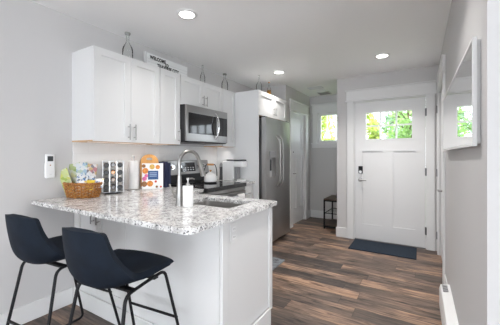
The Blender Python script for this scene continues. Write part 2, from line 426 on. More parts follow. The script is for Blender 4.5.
# front door trim: side casings, header with cap and sill strips
def trim(name, *boxes, bev=.003):
    mb = MB()
    for b in boxes: mb.box(*b)
    return struct(mb.build(name, M['trim'], bevel=bev))
y0 = YD - .02
trim('trim_1', (DX0-.095, DX0, y0, YD, 0, DZ))
trim('trim_2', (DX1, DX1+.09, y0, YD, 0, DZ))
trim('trim_3', (DX0-.105, XR-.026, y0-.004, YD, DZ+.018, DZ+.160), (DX0-.125, XR-.026, y0-.014, YD, DZ, DZ+.018), (DX0-.125, XR-.026, y0-.016, YD, DZ+.160, DZ+.178))
trim('trim_4', (DX0-.001, DX0+.012, YD, YD+.13, 0, DZ), (DX1-.012, DX1+.001, YD, YD+.13, 0, DZ), (DX0+.012, DX1-.012, YD, YD+.13, DZ-.012, DZ))
# closet trim on the right wall
x0 = XR - .02
trim('trim_5', (x0, XR, CY0-.09, CY0, 0, CZ))
trim('trim_6', (x0, XR, CY1, CY1+.09, 0, CZ))
trim('trim_7', (x0-.003, XR, CY0-.10, CY1+.10, CZ+.018, CZ+.150), (x0-.012, XR, CY0-.115, CY1+.115, CZ, CZ+.018), (x0-.014, XR, CY0-.115, CY1+.115, CZ+.150, CZ+.168))
# pantry trim
trim('trim_8', (.62, .64, PY0-.115, PY0, 0, PZ))
trim('trim_9', (.62, .64, PY1, PY1+.115, 0, PZ))
trim('trim_10', (.62, .644, PY0-.12, PY1+.12, PZ+.018, PZ+.165), (.62, .655, PY0-.14, PY1+.14, PZ, PZ+.018), (.62, .657, PY0-.14, PY1+.14, PZ+.165, PZ+.183))
# hall window casing
trim('trim_11', (HX0-.10, HX0, YW-.02, YW, HZ0, HZ1), (HX1, HX1+.10, YW-.02, YW, HZ0, HZ1), (HX0-.11, HX1+.11, YW-.024, YW, HZ1, HZ1+.165), (HX0-.13, HX1+.13, YW-.04, YW, HZ1+.165, HZ1+.183), (HX0-.13, HX1+.13, YW-.045, YW, HZ0-.02, HZ0), (HX0-.11, HX1+.11, YW-.018, YW, HZ0-.095, HZ0-.02))

w1 = wframe('window_1', 'x', YW+.03, YW+.075, HX0, HX1, HZ0, HZ1, .052, False)
MB().box(HX0+.03, HX1-.03, YW+.05, YW+.055, HZ0+.03, HZ1-.03).build('glass', M['pane'], w1)

# backsplash
struct(MB().box(0, .008, 1.272, 3.262, .914, 1.372).build('wall_backsplash', M['tile'], smooth=False))

# ---------------------------------------------------------------- doors
EX, EY, EZ = Vector((1,0,0)), Vector((0,1,0)), Vector((0,0,1))
def panel_door(mb, o, u, v, n, w, h, t, cells, rec=.009):
    """slab of thickness t (towards n) with recessed rectangular cells (a0,a1,b0,b1); None cell depth = open"""
    mb_xs = sorted({0, w, *[c[0] for c in cells], *[c[1] for c in cells]}); mb_ys = sorted({0, h, *[c[2] for c in cells], *[c[3] for c in cells]})
    for i in range(len(mb_xs)-1):
        for j in range(len(mb_ys)-1):
            a0, a1, b0, b1 = mb_xs[i], mb_xs[i+1], mb_ys[j], mb_ys[j+1]
            d = t
            for c in cells:
                if a0 >= c[0]-1e-6 and a1 <= c[1]+1e-6 and b0 >= c[2]-1e-6 and b1 <= c[3]+1e-6: d = (t - rec) if len(c) < 5 else 0
            if d > 0: mb.obox(o, u, v, n, a0, a1, b0, b1, 0, d)
# front door: faces -Y, origin bottom-left seen from inside
fy = YD + .062
mb = MB()
fw, fh = DX1 - DX0 - .028, 2.03
ox = DX0 + .014
WX0, WX1, WZ0, WZ1 = 1.845-ox, 2.462-ox, 1.48-.014, 1.892-.014
panel_door(mb, (ox, fy, .014), EX, EZ, -EY, fw, fh, .042, [(WX0, WX1, WZ0, WZ1, 'open'), (1.805-ox, 2.078-ox, .225, 1.305), (2.215-ox, 2.488-ox, .225, 1.305)], rec=.017)
d1 = struct(mb.build('door_1', M['door'], smooth=False), 'white craftsman front door with a six-pane window over two tall panels')
mb = MB(); t0 = .03
mb.obox((ox, fy, .014), EX, EZ, -EY, WX0, WX0+t0*.5, WZ0, WZ1, .01, .046); mb.obox((ox, fy, .014), EX, EZ, -EY, WX1-t0*.5, WX1, WZ0, WZ1, .01, .046)
mb.obox((ox, fy, .014), EX, EZ, -EY, WX0+t0*.5, WX1-t0*.5, WZ0, WZ0+t0*.5, .01, .046); mb.obox((ox, fy, .014), EX, EZ, -EY, WX0+t0*.5, WX1-t0*.5, WZ1-t0*.5, WZ1, .01, .046)
for k in (1, 2):
    a = WX0 + (WX1-WX0)*k/3; mb.obox((ox, fy, .014), EX, EZ, -EY, a-.011, a+.011, WZ0+.015, WZ1-.015, .008, .044)
b = (WZ0+WZ1)/2; mb.obox((ox, fy, .014), EX, EZ, -EY, WX0+.015, WX1-.015, b-.011, b+.011, .009, .043)
mb.build('window_grille', M['trim'], d1)
MB().box(ox+WX0+.01, ox+WX1-.01, fy-.028, fy-.022, .014+WZ0+.01, .014+WZ1-.01).build('glass', M['pane'], d1)
MB().box(ox+.05, ox+.11, fy-.062, fy-.042, .985, 1.095).build('keypad_lock', M['blackm'], d1, bevel=.006)
mb = MB(); mb.cyl((ox+.08, fy-.062, 1.012), (ox+.08, fy-.075, 1.012), .021, 16)
mb.build('lock_turn', M['nickel'], d1)
mb = MB(); mb.cyl((ox+.075, fy-.042, .893), (ox+.075, fy-.052, .893), .033, 20); mb.cyl((ox+.075, fy-.052, .893), (ox+.075, fy-.095, .893), .011, 12)
mb.tube([(ox+.065, fy-.095, .893), (ox+.12, fy-.096, .893), (ox+.165, fy-.092, .888)], [.012, .010, .008], 10)
mb.build('lever_handle', M['pull'], d1)
for z in (.245, 1.035, 1.835):
    mb = MB(); mb.cyl((DX1-.008, YD-.006, z-.05), (DX1-.008, YD-.006, z+.05), .0075, 10); mb.box(DX1-.022, DX1-.002, YD-.003, YD+.022, z-.05, z+.05)
    mb.build('hinge', M['steeld'], d1)
struct(MB().box(DX0+.012, DX1-.012, YD+.0, YD+.12, 0, .012).build('trim_12', M['steeld']))

# pantry door (faces +X)
mb = MB(); pw = PY1-PY0-.02
panel_door(mb, (.548, PY0+.01, .015), EY, EZ, EX, pw, PZ-.03, .04, [(.11, pw-.11, 1.36-.015, 1.92), (.11, pw/2-.05, .27, 1.25-.015), (pw/2+.05, pw-.11, .27, 1.25-.015)], rec=.016)
d2 = struct(mb.build('door_2', M['door'], smooth=False), 'white three-panel pantry door beside the refrigerator')
mb = MB(); mb.cyl((.588, PY0+.07, 1.31), (.60, PY0+.07, 1.31), .024, 16); mb.cyl((.60, PY0+.07, 1.31), (.618, PY0+.07, 1.31), .012, 12)
mb.build('lock', M['blackm'], d2)
mb = MB(); mb.cyl((.588, PY0+.07, .93), (.598, PY0+.07, .93), .03, 16); mb.cyl((.598, PY0+.07, .93), (.63, PY0+.07, .93), .010, 12); mb.tube([(.63, PY0+.062, .93), (.632, PY0+.12, .93), (.628, PY0+.16, .927)], .009, 8)
mb.build('lever_handle', M['pull'], d2)

# closet door on the right wall (faces -X)
mb = MB(); cw = CY1-CY0-.02
panel_door(mb, (XR+.056, CY0+.01, .012), EY, EZ, -EX, cw, CZ-.024, .04, [(.12, cw-.12, 1.36, 1.90), (.12, cw/2-.05, .25, 1.25), (cw/2+.05, cw-.12, .25, 1.25)])
d3 = struct(mb.build('door_3', M['door'], smooth=False), 'white closet door on the right wall next to the front door')
mb = MB(); mb.cyl((XR+.016, CY0+.075, .90), (XR+.004, CY0+.075, .90), .03, 16); mb.cyl((XR+.004, CY0+.075, .90), (XR-.048, CY0+.075, .90), .010, 12); mb.tube([(XR-.048, CY0+.065, .90), (XR-.05, CY0+.13, .90), (XR-.045, CY0+.185, .897)], .009, 8)
mb.build('lever_handle', M['pull'], d3)
for z in (.245, 1.035, 1.835):
    mb = MB(); mb.cyl((XR-.0265, CY1-.004, z-.045), (XR-.0265, CY1-.004, z+.045), .006, 10); mb.cyl((XR-.0265, CY1-.004, z+.045), (XR-.0265, CY1-.004, z+.05), .004, 8)
    mb.build('hinge', M['steeld'], d3)

# ---------------------------------------------------------------- cabinets
def shaker(o, u, v, n, w, h, name, parent, t=.02, rail=.058, m=None):
    mb = MB(); panel_door(mb, o, u, v, n, w, h, t, [(rail, w-rail, rail, h-rail)], rec=.0125)
    return mb.build(name, m or M['cab'], parent, smooth=False)
def pull(parent, p, axis, out, ln=.13, r=.0055, name='bar_pull'):
    p, axis, out = Vector(p), Vector(axis), Vector(out); mb = MB()
    mb.cyl(p + out*.03 - axis*ln/2, p + out*.03 + axis*ln/2, r, 10)
    for s in (-1, 1): mb.cyl(p + axis*s*ln*.33, p + axis*s*ln*.33 + out*.03, r*.8, 8)
    return mb.build(name, M['pull'], parent)
def upper(label, y0, y1, z0, z1, depth, doors, pulls, strip=0):
    t = thing('upper_cabinet', label, 'cabinet', (0, y0, z0), 'white upper cabinets along the kitchen wall')
    mb = MB(); mb.box(.001, depth-.021, y0, y1, z0+.012, z1); mb.build('body', M['cab'], t, smooth=False)
    MB().box(.001, depth-.021, y0, y1, z0, z0+.011).build('bottom_panel', M['under'], t, smooth=False, label='bare maple underside')
    if strip:
        MB().box(.165, .180, y0+.04, y1-.04, z0-.003, z0-.0003).build('fill_strip', M['strip'], t)  # unseen strip added with its area lamp to lift the backsplash
        light('lamp', 'AREA', (.1725, (y1-y0)/2, -.0035), (0, 0, 0), strip*(y1-y0), (1, .97, .94), .012, y1-y0-.08, parent=t, spread=math.radians(125))
    for i, (a, b) in enumerate(doors):
        d = shaker((depth-.02, a+.0025, z0+.002), EY, EZ, EX, b-a-.005, z1-z0-.004, 'door', t)
        if pulls[i]: pull(d, (depth, pulls[i][0], pulls[i][1]), EZ, EX, pulls[i][2])
    return t
upper('white double-door upper cabinet nearest the bar stools, a stoppered bottle on top', 1.266, 1.928, 1.372, 2.134, .33, [(1.266, 1.602), (1.602, 1.928)], [(1.573, 1.465, .14), (1.631, 1.465, .14)], UC)
upper('white single-door upper cabinet just left of the microwave, the sign above it', 1.932, 2.204, 1.372, 2.134, .33, [(1.932, 2.204)], [(2.176, 1.465, .14)], UC)
upper('short white upper cabinet directly above the microwave', 2.208, 2.970, 1.812, 2.134, .33, [(2.208, 2.592), (2.592, 2.970)], [(2.563, 1.90, .12), (2.621, 1.90, .12)])
upper('white upper cabinet in the corner above the coffee maker, right of the microwave', 2.974, 3.256, 1.372, 2.134, .33, [(2.974, 3.256)], [None], UC*1.2)
upper('white upper cabinet above the refrigerator', 3.284, 4.18, 1.80, 2.134, .70, [(3.284, 3.732), (3.732, 4.18)], [(3.700, 1.89, .12), (3.764, 1.89, .12)])
pn = MB().box(.001, .70, 3.262, 3.280, 0, 2.134).build('end_panel', M['cab'], smooth=False)
tag(origin(pn, (.35, 3.271, 0)), 'tall white side panel between the counter and the refrigerator', 'cabinet panel')

# peninsula base
PT = .884
t = thing('peninsula_cabinet', 'white base cabinet of the granite-topped peninsula', 'cabinet', (.8, 1.6, 0))
MB().box(.016, 1.56, 1.305, 1.905, 0, .62).build('body', M['cab'], t, smooth=False)
mb = MB(); mb.box(.016, 1.56, 1.305, 1.46, .62, PT); mb.box(.016, .98, 1.46, 1.905, .62, PT); mb.box(.98, 1.56, 1.845, 1.905, .62, PT); mb.box(1.505, 1.56, 1.46, 1.845, .62, PT)
mb.build('sink_surround', M['cab'], t, smooth=False)
mb = MB(); mb.box(.705, 1.56, 1.285, 1.304, 0, PT); mb.box(.003, .028, 1.285, 1.304, 0, PT); mb.box(.028, .705, 1.287, 1.304, 0, .14)
mb.build('back_panel', M['cab'], t, smooth=False)
for a, b, px in ((.030, .342, .306), (.346, .703, .378)):
    d = shaker((a, 1.304, .142), EX, EZ, -EY, b-a, PT-.146, 'door', t, rail=.055)
    pull(d, (px, 1.284, .775), EZ, -EY, .12)
mb = MB(); mb.box(1.561, 1.574, 1.345, 1.865, .10, PT); mb.build('end_panel', M['cab'], t, smooth=False)
MB().box(1.561, 1.584, 1.285, 1.344, 0, PT).build('corner_post', M['cab'], t, bevel=.003)
MB().box(1.561, 1.584, 1.866, 1.915, .10, PT).build('corner_post', M['cab'], t, bevel=.003)
MB().box(.016, 1.585, 1.268, 1.284, 0, .132).build('baseboard', M['trim'], t, bevel=.004)
MB().box(1.5855, 1.60, 1.268, 1.862, 0, .132).build('baseboard', M['trim'], t, bevel=.004)
# outlet on peninsula end
def outlet(label, o, u, v, n, name='wall_outlet', switch=False):
    t = thing(name, label, 'outlet', o)
    MB().obox(o, u, v, n, -.036, .036, -.058, .058, .0005, .006).build('cover_plate', M['trim'], t, bevel=.002)
    if switch: MB().obox(o, u, v, n, -.016, .016, -.032, .032, .006, .0095).build('rocker', M['white'], t)
    else:
        for s in (-1, 1):
            r = MB(); r.obox(o, u, v, n, -.016, .016, s*.024-.014, s*.024+.014, .006, .0085); q = r.build('receptacle', M['white'], t, bevel=.003)
            r = MB(); r.obox(o, u, v, n, -.008, -.005, s*.024-.004, s*.024+.006, .0085, .009); r.obox(o, u, v, n, .005, .008, s*.024-.004, s*.024+.006, .0085, .009); r.build('slots', M['wgrey'], q)
    return t
outlet('white outlet on the end of the peninsula under the granite overhang', Vector((1.5743, 1.405, .790)), EY, EZ, EX)
outlet('white outlet on the backsplash behind the kettle', Vector((.0085, 2.90, 1.13)), EY, EZ, EX)

# countertop (L) with sink opening
def rounded(x0, x1, y0, y1, r, n=6, which=(1,1,1,1)):
    pts = []
    for (cx, cy, a, k) in ((x0+r, y0+r, PI, which[0]), (x1-r, y0+r, 1.5*PI, which[1]), (x1-r, y1-r, 0, which[2]), (x0+r, y1-r, .5*PI, which[3])):
        if k:
            for i in range(n+1):
                th = a + i/n*PI/2; pts.append((cx+math.cos(th)*r, cy+math.sin(th)*r))
        else:
            pts.append((x0 if cx < (x0+x1)/2 else x1, y0 if cy < (y0+y1)/2 else y1))
    return pts
SX0, SX1, SY0, SY1 = 1.03, 1.478, 1.495, 1.815
def arc(cx, cy, r, a0, n=6): return [(cx+math.cos(a0+i/n*PI/2)*r, cy+math.sin(a0+i/n*PI/2)*r) for i in range(n+1)]
outer = [(.001, .972)] + arc(1.622-.05, .972+.05, .05, -PI/2) + arc(1.622-.02, 1.93-.02, .02, 0) + [(.655, 1.93), (.655, 2.206), (.001, 2.206)]
mb = MB(); mb.poly(outer, (0,0,PT+.0005), EX, EY, EZ, 0, .0295, rounded(SX0, SX1, SY0, SY1, .035))
ct = mb.build('countertop', M['granite'], bevel=.003)
tag(origin(ct, (.8, 1.45, PT)), 'speckled white granite countertop on the peninsula, wrapping to the range', 'countertop')
ct2 = MB().box(.001, .655, 2.972, 3.260, PT+.0005, .914).build('countertop', M['granite'], bevel=.003)
tag(origin(ct2, (.33, 3.1, PT)), 'short granite countertop between the range and the refrigerator panel', 'countertop')

# sink
t = thing('kitchen_sink', 'undermount stainless sink set into the peninsula countertop', 'sink', (1.24, 1.645, .66))
mb = MB()
top = rounded(SX0-.008, SX1+.008, SY0-.008, SY1+.008, .043); bot = rounded(SX0+.02, SX1-.02, SY0+.02, SY1-.02, .05)
R = [[mb.bm.verts.new((x, y, z)) for x, y in lp] for lp, z in ((rounded(SX0-.022, SX1+.018, SY0-.022, SY1+.022, .05), .8825), (top, .8825), (rounded(SX0-.002, SX1+.002, SY0-.002, SY1+.002, .037), .70), (bot, .665))]
mb.skin(R, False); mb.bm.faces.new(R[-1])
mb.build('basin', brushed('sink_steel', (.46, .445, .43), .42, 0), t, fix=True)
mb = MB(); mb.lathe([(.045, .6655), (.045, .668), (.03, .667), (.028, .6656)], (1.24, 1.645, 0), 20); mb.build('drain', M['chrome'], t)

# base run: small cabinets either side of the range
def base(label, y0, y1):
    t = thing('base_cabinet', label, 'cabinet', (.3, (y0+y1)/2, 0), 'base cabinets beside the range')
    MB().box(.001, .60, y0, y1, .10, PT).build('body', M['cab'], t, smooth=False)
    MB().box(.001, .53, y0, y1, 0, .099).build('toe_kick', M['cab'], t, smooth=False)
    z = .104
    for hgt in (.28, .28, .20):
        d = shaker((.6005, y0+.003, z), EY, EZ, EX, y1-y0-.006, hgt-.004, 'drawer', t, rail=.035)
        pull(d, (.6205, (y0+y1)/2, z+hgt/2), EY, EX, .10); z += hgt
    return t
base('narrow white drawer cabinet between the range and the refrigerator panel', 2.975, 3.258)
base('narrow white drawer cabinet between the peninsula and the range', 1.935, 2.204)

# ---------------------------------------------------------------- appliances
# microwave
t = thing('microwave', 'stainless over-the-range microwave above the stove', 'microwave', (.2, 2.59, 1.40))
my0, my1, mz0, mz1, mx = 2.214, 2.964, 1.402, 1.808, .385
MB().box(.011, mx, my0, my1, mz0, mz1).build('body', M['black'], t, bevel=.003)
d = MB().box(mx+.001, mx+.024, my0+.002, 2.765, mz0+.012, mz1-.002).build('door', M['steel'], t, bevel=.003)
MB().box(mx+.0245, mx+.027, my0+.035, 2.735, mz0+.095, mz1-.085).build('window', M['glassblack'], d)
hp = [(mx+.024 + .055*math.sin(PI*k/12)**.6, 2.715, mz0+.055+(mz1-mz0-.10)*k/12) for k in range(13)]
MB().tube(hp, .011, 10).build('handle', M['chrome'], d)
p = MB().box(mx+.001, mx+.024, 2.768, my1-.002, mz0+.012, mz1-.002).build('control_panel', M['steel'], t, bevel=.003)
MB().box(mx+.0245, mx+.027, 2.772, my1-.012, mz0+.095, mz1-.085).build('keypad', M['glassblack'], p)
mb = MB()
for k in range(14): mb.box(mx+.002, mx+.026, my0+.04+k*.05, my0+.075+k*.05, mz0+.002, mz0+.009)
mb.build('vent_grille', M['wgrey'], t)
# range
ry0, ry1 = 2.212, 2.966
t = thing('range', 'stainless electric range with a black glass cooktop', 'stove', (.35, 2.59, 0))
MB().box(.03, .655, ry0, ry1, .09, .875).build('body', M['steeld'], t, bevel=.003)
MB().box(.06, .60, ry0+.02, ry1-.02, 0, .089).build('plinth', M['black'], t)
c = MB().box(.03, .698, ry0, ry1, .876, .921).build('cooktop', M['ctop'], t, bevel=.004)
for (bx, by, br) in ((.22, 2.40, .085), (.22, 2.78, .075), (.50, 2.40, .10), (.50, 2.78, .085)):
    mb = MB(); n = 40
    A = [mb.bm.verts.new((bx+math.cos(2*PI*i/n)*br, by+math.sin(2*PI*i/n)*br, .9213)) for i in range(n)]; B = [mb.bm.verts.new((bx+math.cos(2*PI*i/n)*(br-.006), by+math.sin(2*PI*i/n)*(br-.006), .9213)) for i in range(n)]
    mb.skin([A, B], False); mb.build('burner_ring', M['grey'], c)
MB().box(.656, .685, ry0+.005, ry1-.005, .835, .8755).build('front_trim', M['steel'], t, bevel=.004)
d = MB().box(.656, .690, ry0+.005, ry1-.005, .30, .828).build('oven_door', M['steel'], t, bevel=.004)
MB().box(.6905, .693, ry0+.12, ry1-.12, .40, .66).build('oven_window', M['glassblack'], d)
mb = MB(); mb.cyl((.74, ry0+.05, .785), (.74, ry1-.05, .785), .012, 12)
for yy in (ry0+.09, ry1-.09): mb.cyl((.69, yy, .785), (.74, yy, .785), .009, 8)
mb.build('oven_handle', M['chrome'], d)
MB().box(.656, .688, ry0+.005, ry1-.005, .095, .295).build('storage_drawer', M['steel'], t, bevel=.004)
g = MB(); g.poly([(.03, .922), (.105, .922), (.105, 1.03), (.075, 1.195), (.03, 1.195)], (0, ry0, 0), EX, EZ, EY, 0, ry1-ry0)
bgd = g.build('backguard', M['steel'], t, bevel=.003)
sl = Vector((-.03, 0, .165)).normalized(); nn = Vector((.165, 0, .03)).normalized()
MB().box(.1055, .108, ry0+.003, ry1-.003, .925, 1.03).build('lower_strip', M['black'], bgd)
MB().obox((.105, 2.57, 1.03), EY, sl, nn, -.13, .13, .03, .14, .0005, .003).build('display', M['glassblack'], bgd)
mb = MB()
for k in range(5):
    for j in range(2): mb.obox((.105, 2.57, 1.03), EY, sl, nn, -.10+k*.045, -.075+k*.045, .045+j*.025, .057+j*.025, .003, .004)
mb.build('touch_keys', M['lgrey'], bgd)
for yy in (ry0+.10, ry0+.21, ry1-.21, ry1-.10):
    o = Vector((.105, yy, 1.03)) + sl*.09
    mb = MB(); mb.cyl(o + nn*.0005, o + nn*.012, .03, 20); mb.cyl(o + nn*.012, o + nn*.032, .022, 20, .019); mb.build('knob', M['chrome'], bgd)
# towel on oven handle
mb = MB(); ty0, ty1 = 2.70, 2.84; n = 10
prof = [(.727, .535), (.7265, .635), (.726, .735), (.7265, .785), (.731, .797), (.74, .801), (.749, .797), (.7535, .785), (.756, .715), (.757, .615), (.758, .495)]
rows = []
for k in range(n+1):
    y = ty0 + (ty1-ty0)*k/n; w = .004*math.sin(k*1.6)
    rows.append([mb.bm.verts.new((x + (w if z < .72 and x > .74 else 0), y, z)) for x, z in prof])
for a, b in zip(rows, rows[1:]):
    for i in range(len(prof)-1): mb.bm.faces.new((a[i], a[i+1], b[i+1], b[i]))
o = mb.build('dish_towel', M['towel']); so = o.modifiers.new('solid', 'SOLIDIFY'); so.thickness = .003; so.offset = 1
tag(origin(o, (.74, 2.77, .495)), 'white dish towel hanging over the oven door handle', 'towel')

# fridge
t = thing('refrigerator', 'stainless side-by-side refrigerator with an ice and water dispenser', 'refrigerator', (.4, 3.74, 0))
f0, f1, fs = 3.325, 4.145, 3.690
MB().box(.05, .705, f0+.004, f1-.004, .03, 1.755).build('body', M['steeld'], t, bevel=.004)
MB().box(.10, .69, f0+.02, f1-.02, 0, .029).build('kick_grille', M['black'], t)
def fridge_door(y0, y1, hole=None):
    mb = MB(); n = 10
    if hole is None:
        pts = [(.712, y0)] + [(.775 + .010*math.sin(PI*k/n), y0 + (y1-y0)*k/n) for k in range(n+1)] + [(.712, y1)]
        mb.poly(pts, (0,0,.05), EX, EY, EZ, 0, 1.72)
    else:
        a0, a1, z0, z1 = hole
        mb.box(.712, .782, y0, a0, .05, 1.77); mb.box(.712, .782, a1, y1, .05, 1.77); mb.box(.712, .782, a0, a1, .05, z0); mb.box(.712, .782, a0, a1, z1, 1.77); mb.box(.712, .720, a0, a1, z0, z1)
    return mb.build('door', M['steelv'], t, bevel=.0 if hole else .006)
dA = fridge_door(f0, fs-.003, (3.435, 3.615, .945, 1.225)); dB = fridge_door(fs+.003, f1)
mb = MB(); mb.box(.7825, .788, 3.425, 3.625, 1.226, 1.315); mb.build('dispenser_panel', M['grey'], dA, bevel=.002)
mb = MB(); mb.box(.7205, .724, 3.436, 3.614, .95, 1.222); mb.build('dispenser_back', M['lgrey'], dA)
mb = MB(); mb.box(.722, .788, 3.437, 3.613, .946, .958); mb.build('drip_tray', M['nickel'], dA)
mb = MB(); mb.box(.726, .750, 3.495, 3.555, 1.04, 1.20); mb.build('paddle', M['black'], dA, bevel=.004)
for dd, yy in ((dA, fs-.046), (dB, fs+.050)):
    mb = MB(); hp = [(.782+.062*min(1, math.sin(PI*k/20)*2.2)**.7, yy, .80+.74*k/20) for k in range(21)]
    mb.tube(hp, .0105, 10); mb.build('handle', M['pull'], dd)
for ya in (f0+.01, f1-.09): MB().box(.62, .76, ya, ya+.08, 1.771, 1.786).build('hinge_cover', M['black'], t, bevel=.003)

# ---------------------------------------------------------------- ceiling fittings
def can(label, x, y, dim=1):
    t = thing('ceiling_light', label, 'ceiling light', (x, y, H), 'round recessed ceiling lights')
    mb = MB(); mb.lathe([(.062, H-.001), (.062, H-.009), (.078, H-.009), (.088, H-.004), (.088, H-.001)], (x, y, 0), 32, cap=False); mb.build('trim_ring', M['white'], t)
    mb = MB(); mb.lathe([(.061, H-.0015), (.061, H-.005), (.03, H-.0075), (.004, H-.008)], (x, y, 0), 32); mb.build('diffuser', M['lamp'], t)
    l = light('lamp', 'AREA', (0, 0, -.02), (0, 0, 0), CAN_POWER*dim, CAN_COL, .12, parent=t, spread=math.radians(118))
    return t
can('round ceiling light nearest the camera, above the peninsula', .876, 1.738, .28)
can('round ceiling light in front of the refrigerator', .829, 3.63, .42)
can('round ceiling light in front of the front door', 2.157, 3.66, .85)
can('added unseen round ceiling light above the aisle between peninsula and right wall', 2.157, 1.738, .55)  # out-of-view twin of the cans, added to light right wall and peninsula end
can('added unseen round living-room ceiling light behind the bar stools', .876, -.25, .5)  # added out of view as room fill
can('added unseen round living-room ceiling light behind the aisle', 2.157, -.25, .5)  # likewise an out-of-view can added for fill
t = thing('ceiling_vent', 'flat white ceiling vent in the hall, nearest the refrigerator', 'vent', (.98, 4.83, H))
MB().box(.85, 1.10, 4.72, 4.90, H-.012, H-.0005).build('frame', M['lgrey'], t, bevel=.004)
mb = MB()
for k in range(7): mb.box(.865, 1.085, 4.735+k*.022, 4.747+k*.022, H-.016, H-.012)
mb.build('slats', M['lgrey'], t)
t = thing('smoke_detector', 'round white domed detector on the hall ceiling', 'smoke detector', (1.02, 5.02, H))
mb = MB(); mb.lathe([(.068, H-.001), (.068, H-.02), (.06, H-.032), (.035, H-.042), (.004, H-.045)], (1.02, 5.02, 0), 28); mb.build('housing', M['white'], t)
mb = MB(); mb.lathe([(.069, H-.013), (.0695, H-.013), (.0695, H-.016), (.069, H-.016)], (1.02, 5.02, 0), 28, cap=False); mb.build('vent_ring', M['grey'], t)
t = thing('ceiling_vent', 'grey ceiling vent in the hall, nearest the hall window', 'vent', (.98, 5.28, H))
MB().box(.88, 1.10, 5.17, 5.40, H-.014, H-.0005).build('frame', M['lgrey'], t, bevel=.004)
mb = MB()
for k in range(8): mb.box(.895, 1.085, 5.185+k*.026, 5.197+k*.026, H-.019, H-.014)
mb.build('slats', M['grey'], t)

# ---------------------------------------------------------------- stools
def make_stool(label):
    t = thing('bar_stool', label, 'bar stool', (0, 0, 0), 'bar stools at the peninsula')
    # seat profile from the front lip to the top of the back: (y, z, half width, side lift, side wrap)
    prof = [(.208, .640, .190, 0, -.030), (.196, .645, .202, .0, -.022), (.165, .646, .208, .002, -.008), (.08, .639, .213, .010, 0), (0, .627, .219, .022, 0),
            (-.07, .614, .225, .044, .004), (-.125, .608, .231, .070, .016), (-.170, .622, .232, .080, .038), (-.200, .662, .220, .062, .056),
            (-.218, .722, .199, .030, .058), (-.231, .785, .178, .012, .050), (-.241, .840, .164, .005, .046), (-.247, .880, .155, .004, .045), (-.250, .900, .148, .002, .043), (-.252, .911, .135, -.001, .038), (-.253, .917, .115, -.003, .028)]
    nx = 16; mb = MB(); rows = []
    for (y, z, hw, lift, wrap) in prof:
        r = []
        for i in range(nx+1):
            s = -1 + 2*i/nx; q = abs(s)**2.3
            r.append(mb.bm.verts.new((hw*s, y + wrap*q, z + lift*q)))
        rows.append(r)
    for a, b in zip(rows, rows[1:]):
        for i in range(nx): mb.bm.faces.new((a[i], b[i], b[i+1], a[i+1]))
    o = mb.build('seat_shell', M['navy'], t, world=False, label='dark navy upholstered bucket seat')
    m = o.modifiers.new('solid', 'SOLIDIFY'); m.thickness = .034; m.offset = -1
    m = o.modifiers.new('bevel', 'BEVEL'); m.width = .009; m.segments = 2; m.limit_method = 'ANGLE'; m.angle_limit = math.radians(50)
    m = o.modifiers.new('sub', 'SUBSURF'); m.levels = 1; m.render_levels = 2
    o.data.shade_smooth() if hasattr(o.data, 'shade_smooth') else None
    def bend(pts, r=.04, n=6):
        out = [Vector(pts[0])]
        for a, b, c in zip(pts, pts[1:], pts[2:]):
            a, b, c = Vector(a), Vector(b), Vector(c); p = b + (a-b).normalized()*r; q = b + (c-b).normalized()*r
            for k in range(n+1):
                f = k/n; out.append(p*(1-f)**2 + b*2*f*(1-f) + q*f*f)
        out.append(Vector(pts[-1])); return out
    R = .0088
    for s in (-1, 1):
        leg = bend([(s*.165, .02, .600), (s*.165, .168, .612), (s*.206, .315, .011), (s*.212, -.215, .011), (s*.172, -.105, .590), (s*.165, .02, .600)], .04)
        MB().tube(leg[:-1], R, 10, True).build('leg_frame', M['blackm'], t, world=False)
    # stretchers
    MB().cyl((-.187, .248, .31), (.187, .248, .31), R*.9, 10).build('footrest', M['blackm'], t, world=False)
    MB().cyl((-.196, -.174, .24), (.196, -.174, .24), R*.9, 10).build('rear_bar', M['blackm'], t, world=False)
    for y in (-.06, .10): MB().box(-.168, .168, y-.015, y+.015, .590, .603).build('seat_bracket', M['blackm'], t, world=False)
    return t
s2 = make_stool('dark navy bar stool nearer the camera, right of the pair at the peninsula')
s1 = copy_tree(s2); s1['label'] = 'dark navy bar stool against the left wall, left of the pair'
s2.location = (1.162, .925, 0); s2.rotation_euler = (0, 0, math.radians(6))
s1.location = (.548, .905, 0); s1.rotation_euler = (0, 0, math.radians(6))

# ---------------------------------------------------------------- things on the peninsula
CT = .9142
# faucet
t = thing('faucet', 'brushed nickel gooseneck faucet behind the white soap dispenser', 'faucet', (1.125, 1.405, CT))
fx, fyy = 1.125, 1.405
mb = MB(); mb.lathe([(.030, CT), (.030, CT+.008), (.026, CT+.015), (.022, CT+.08), (.0165, CT+.16), (.0145, CT+.20)], (fx, fyy, 0), 20); mb.build('base_column', M['faucet'], t)
dr = Vector((.18, .98, 0)).normalized(); ra = .085
pts = [Vector((fx, fyy, CT+.195)), Vector((fx, fyy, CT+.27))] + [Vector((fx, fyy, CT+.29)) + dr*(ra - ra*math.cos(th)) + EZ*(ra*math.sin(th)) for th in [PI*k/14*.92 for k in range(15)]]
MB().tube(pts, .0125, 12).build('gooseneck', M['faucet'], t)
e = pts[-1]; dn = (pts[-1]-pts[-2]).normalized()
mb = MB(); mb.cyl(e, e+dn*.03, .0145, 14); mb.cyl(e+dn*.03, e+dn*.125, .0145, 14, .020); mb.build('spray_head', M['faucet'], t)
mb = MB(); o = Vector((fx, fyy, CT+.055)); mb.cyl(o, o+Vector((-.05, .005, .0)), .012, 12); mb.tube([o+Vector((-.045, .004, 0)), o+Vector((-.075, .006, .035)), o+Vector((-.105, .008, .085))], [.008, .007, .006], 8); mb.build('lever', M['faucet'], t)
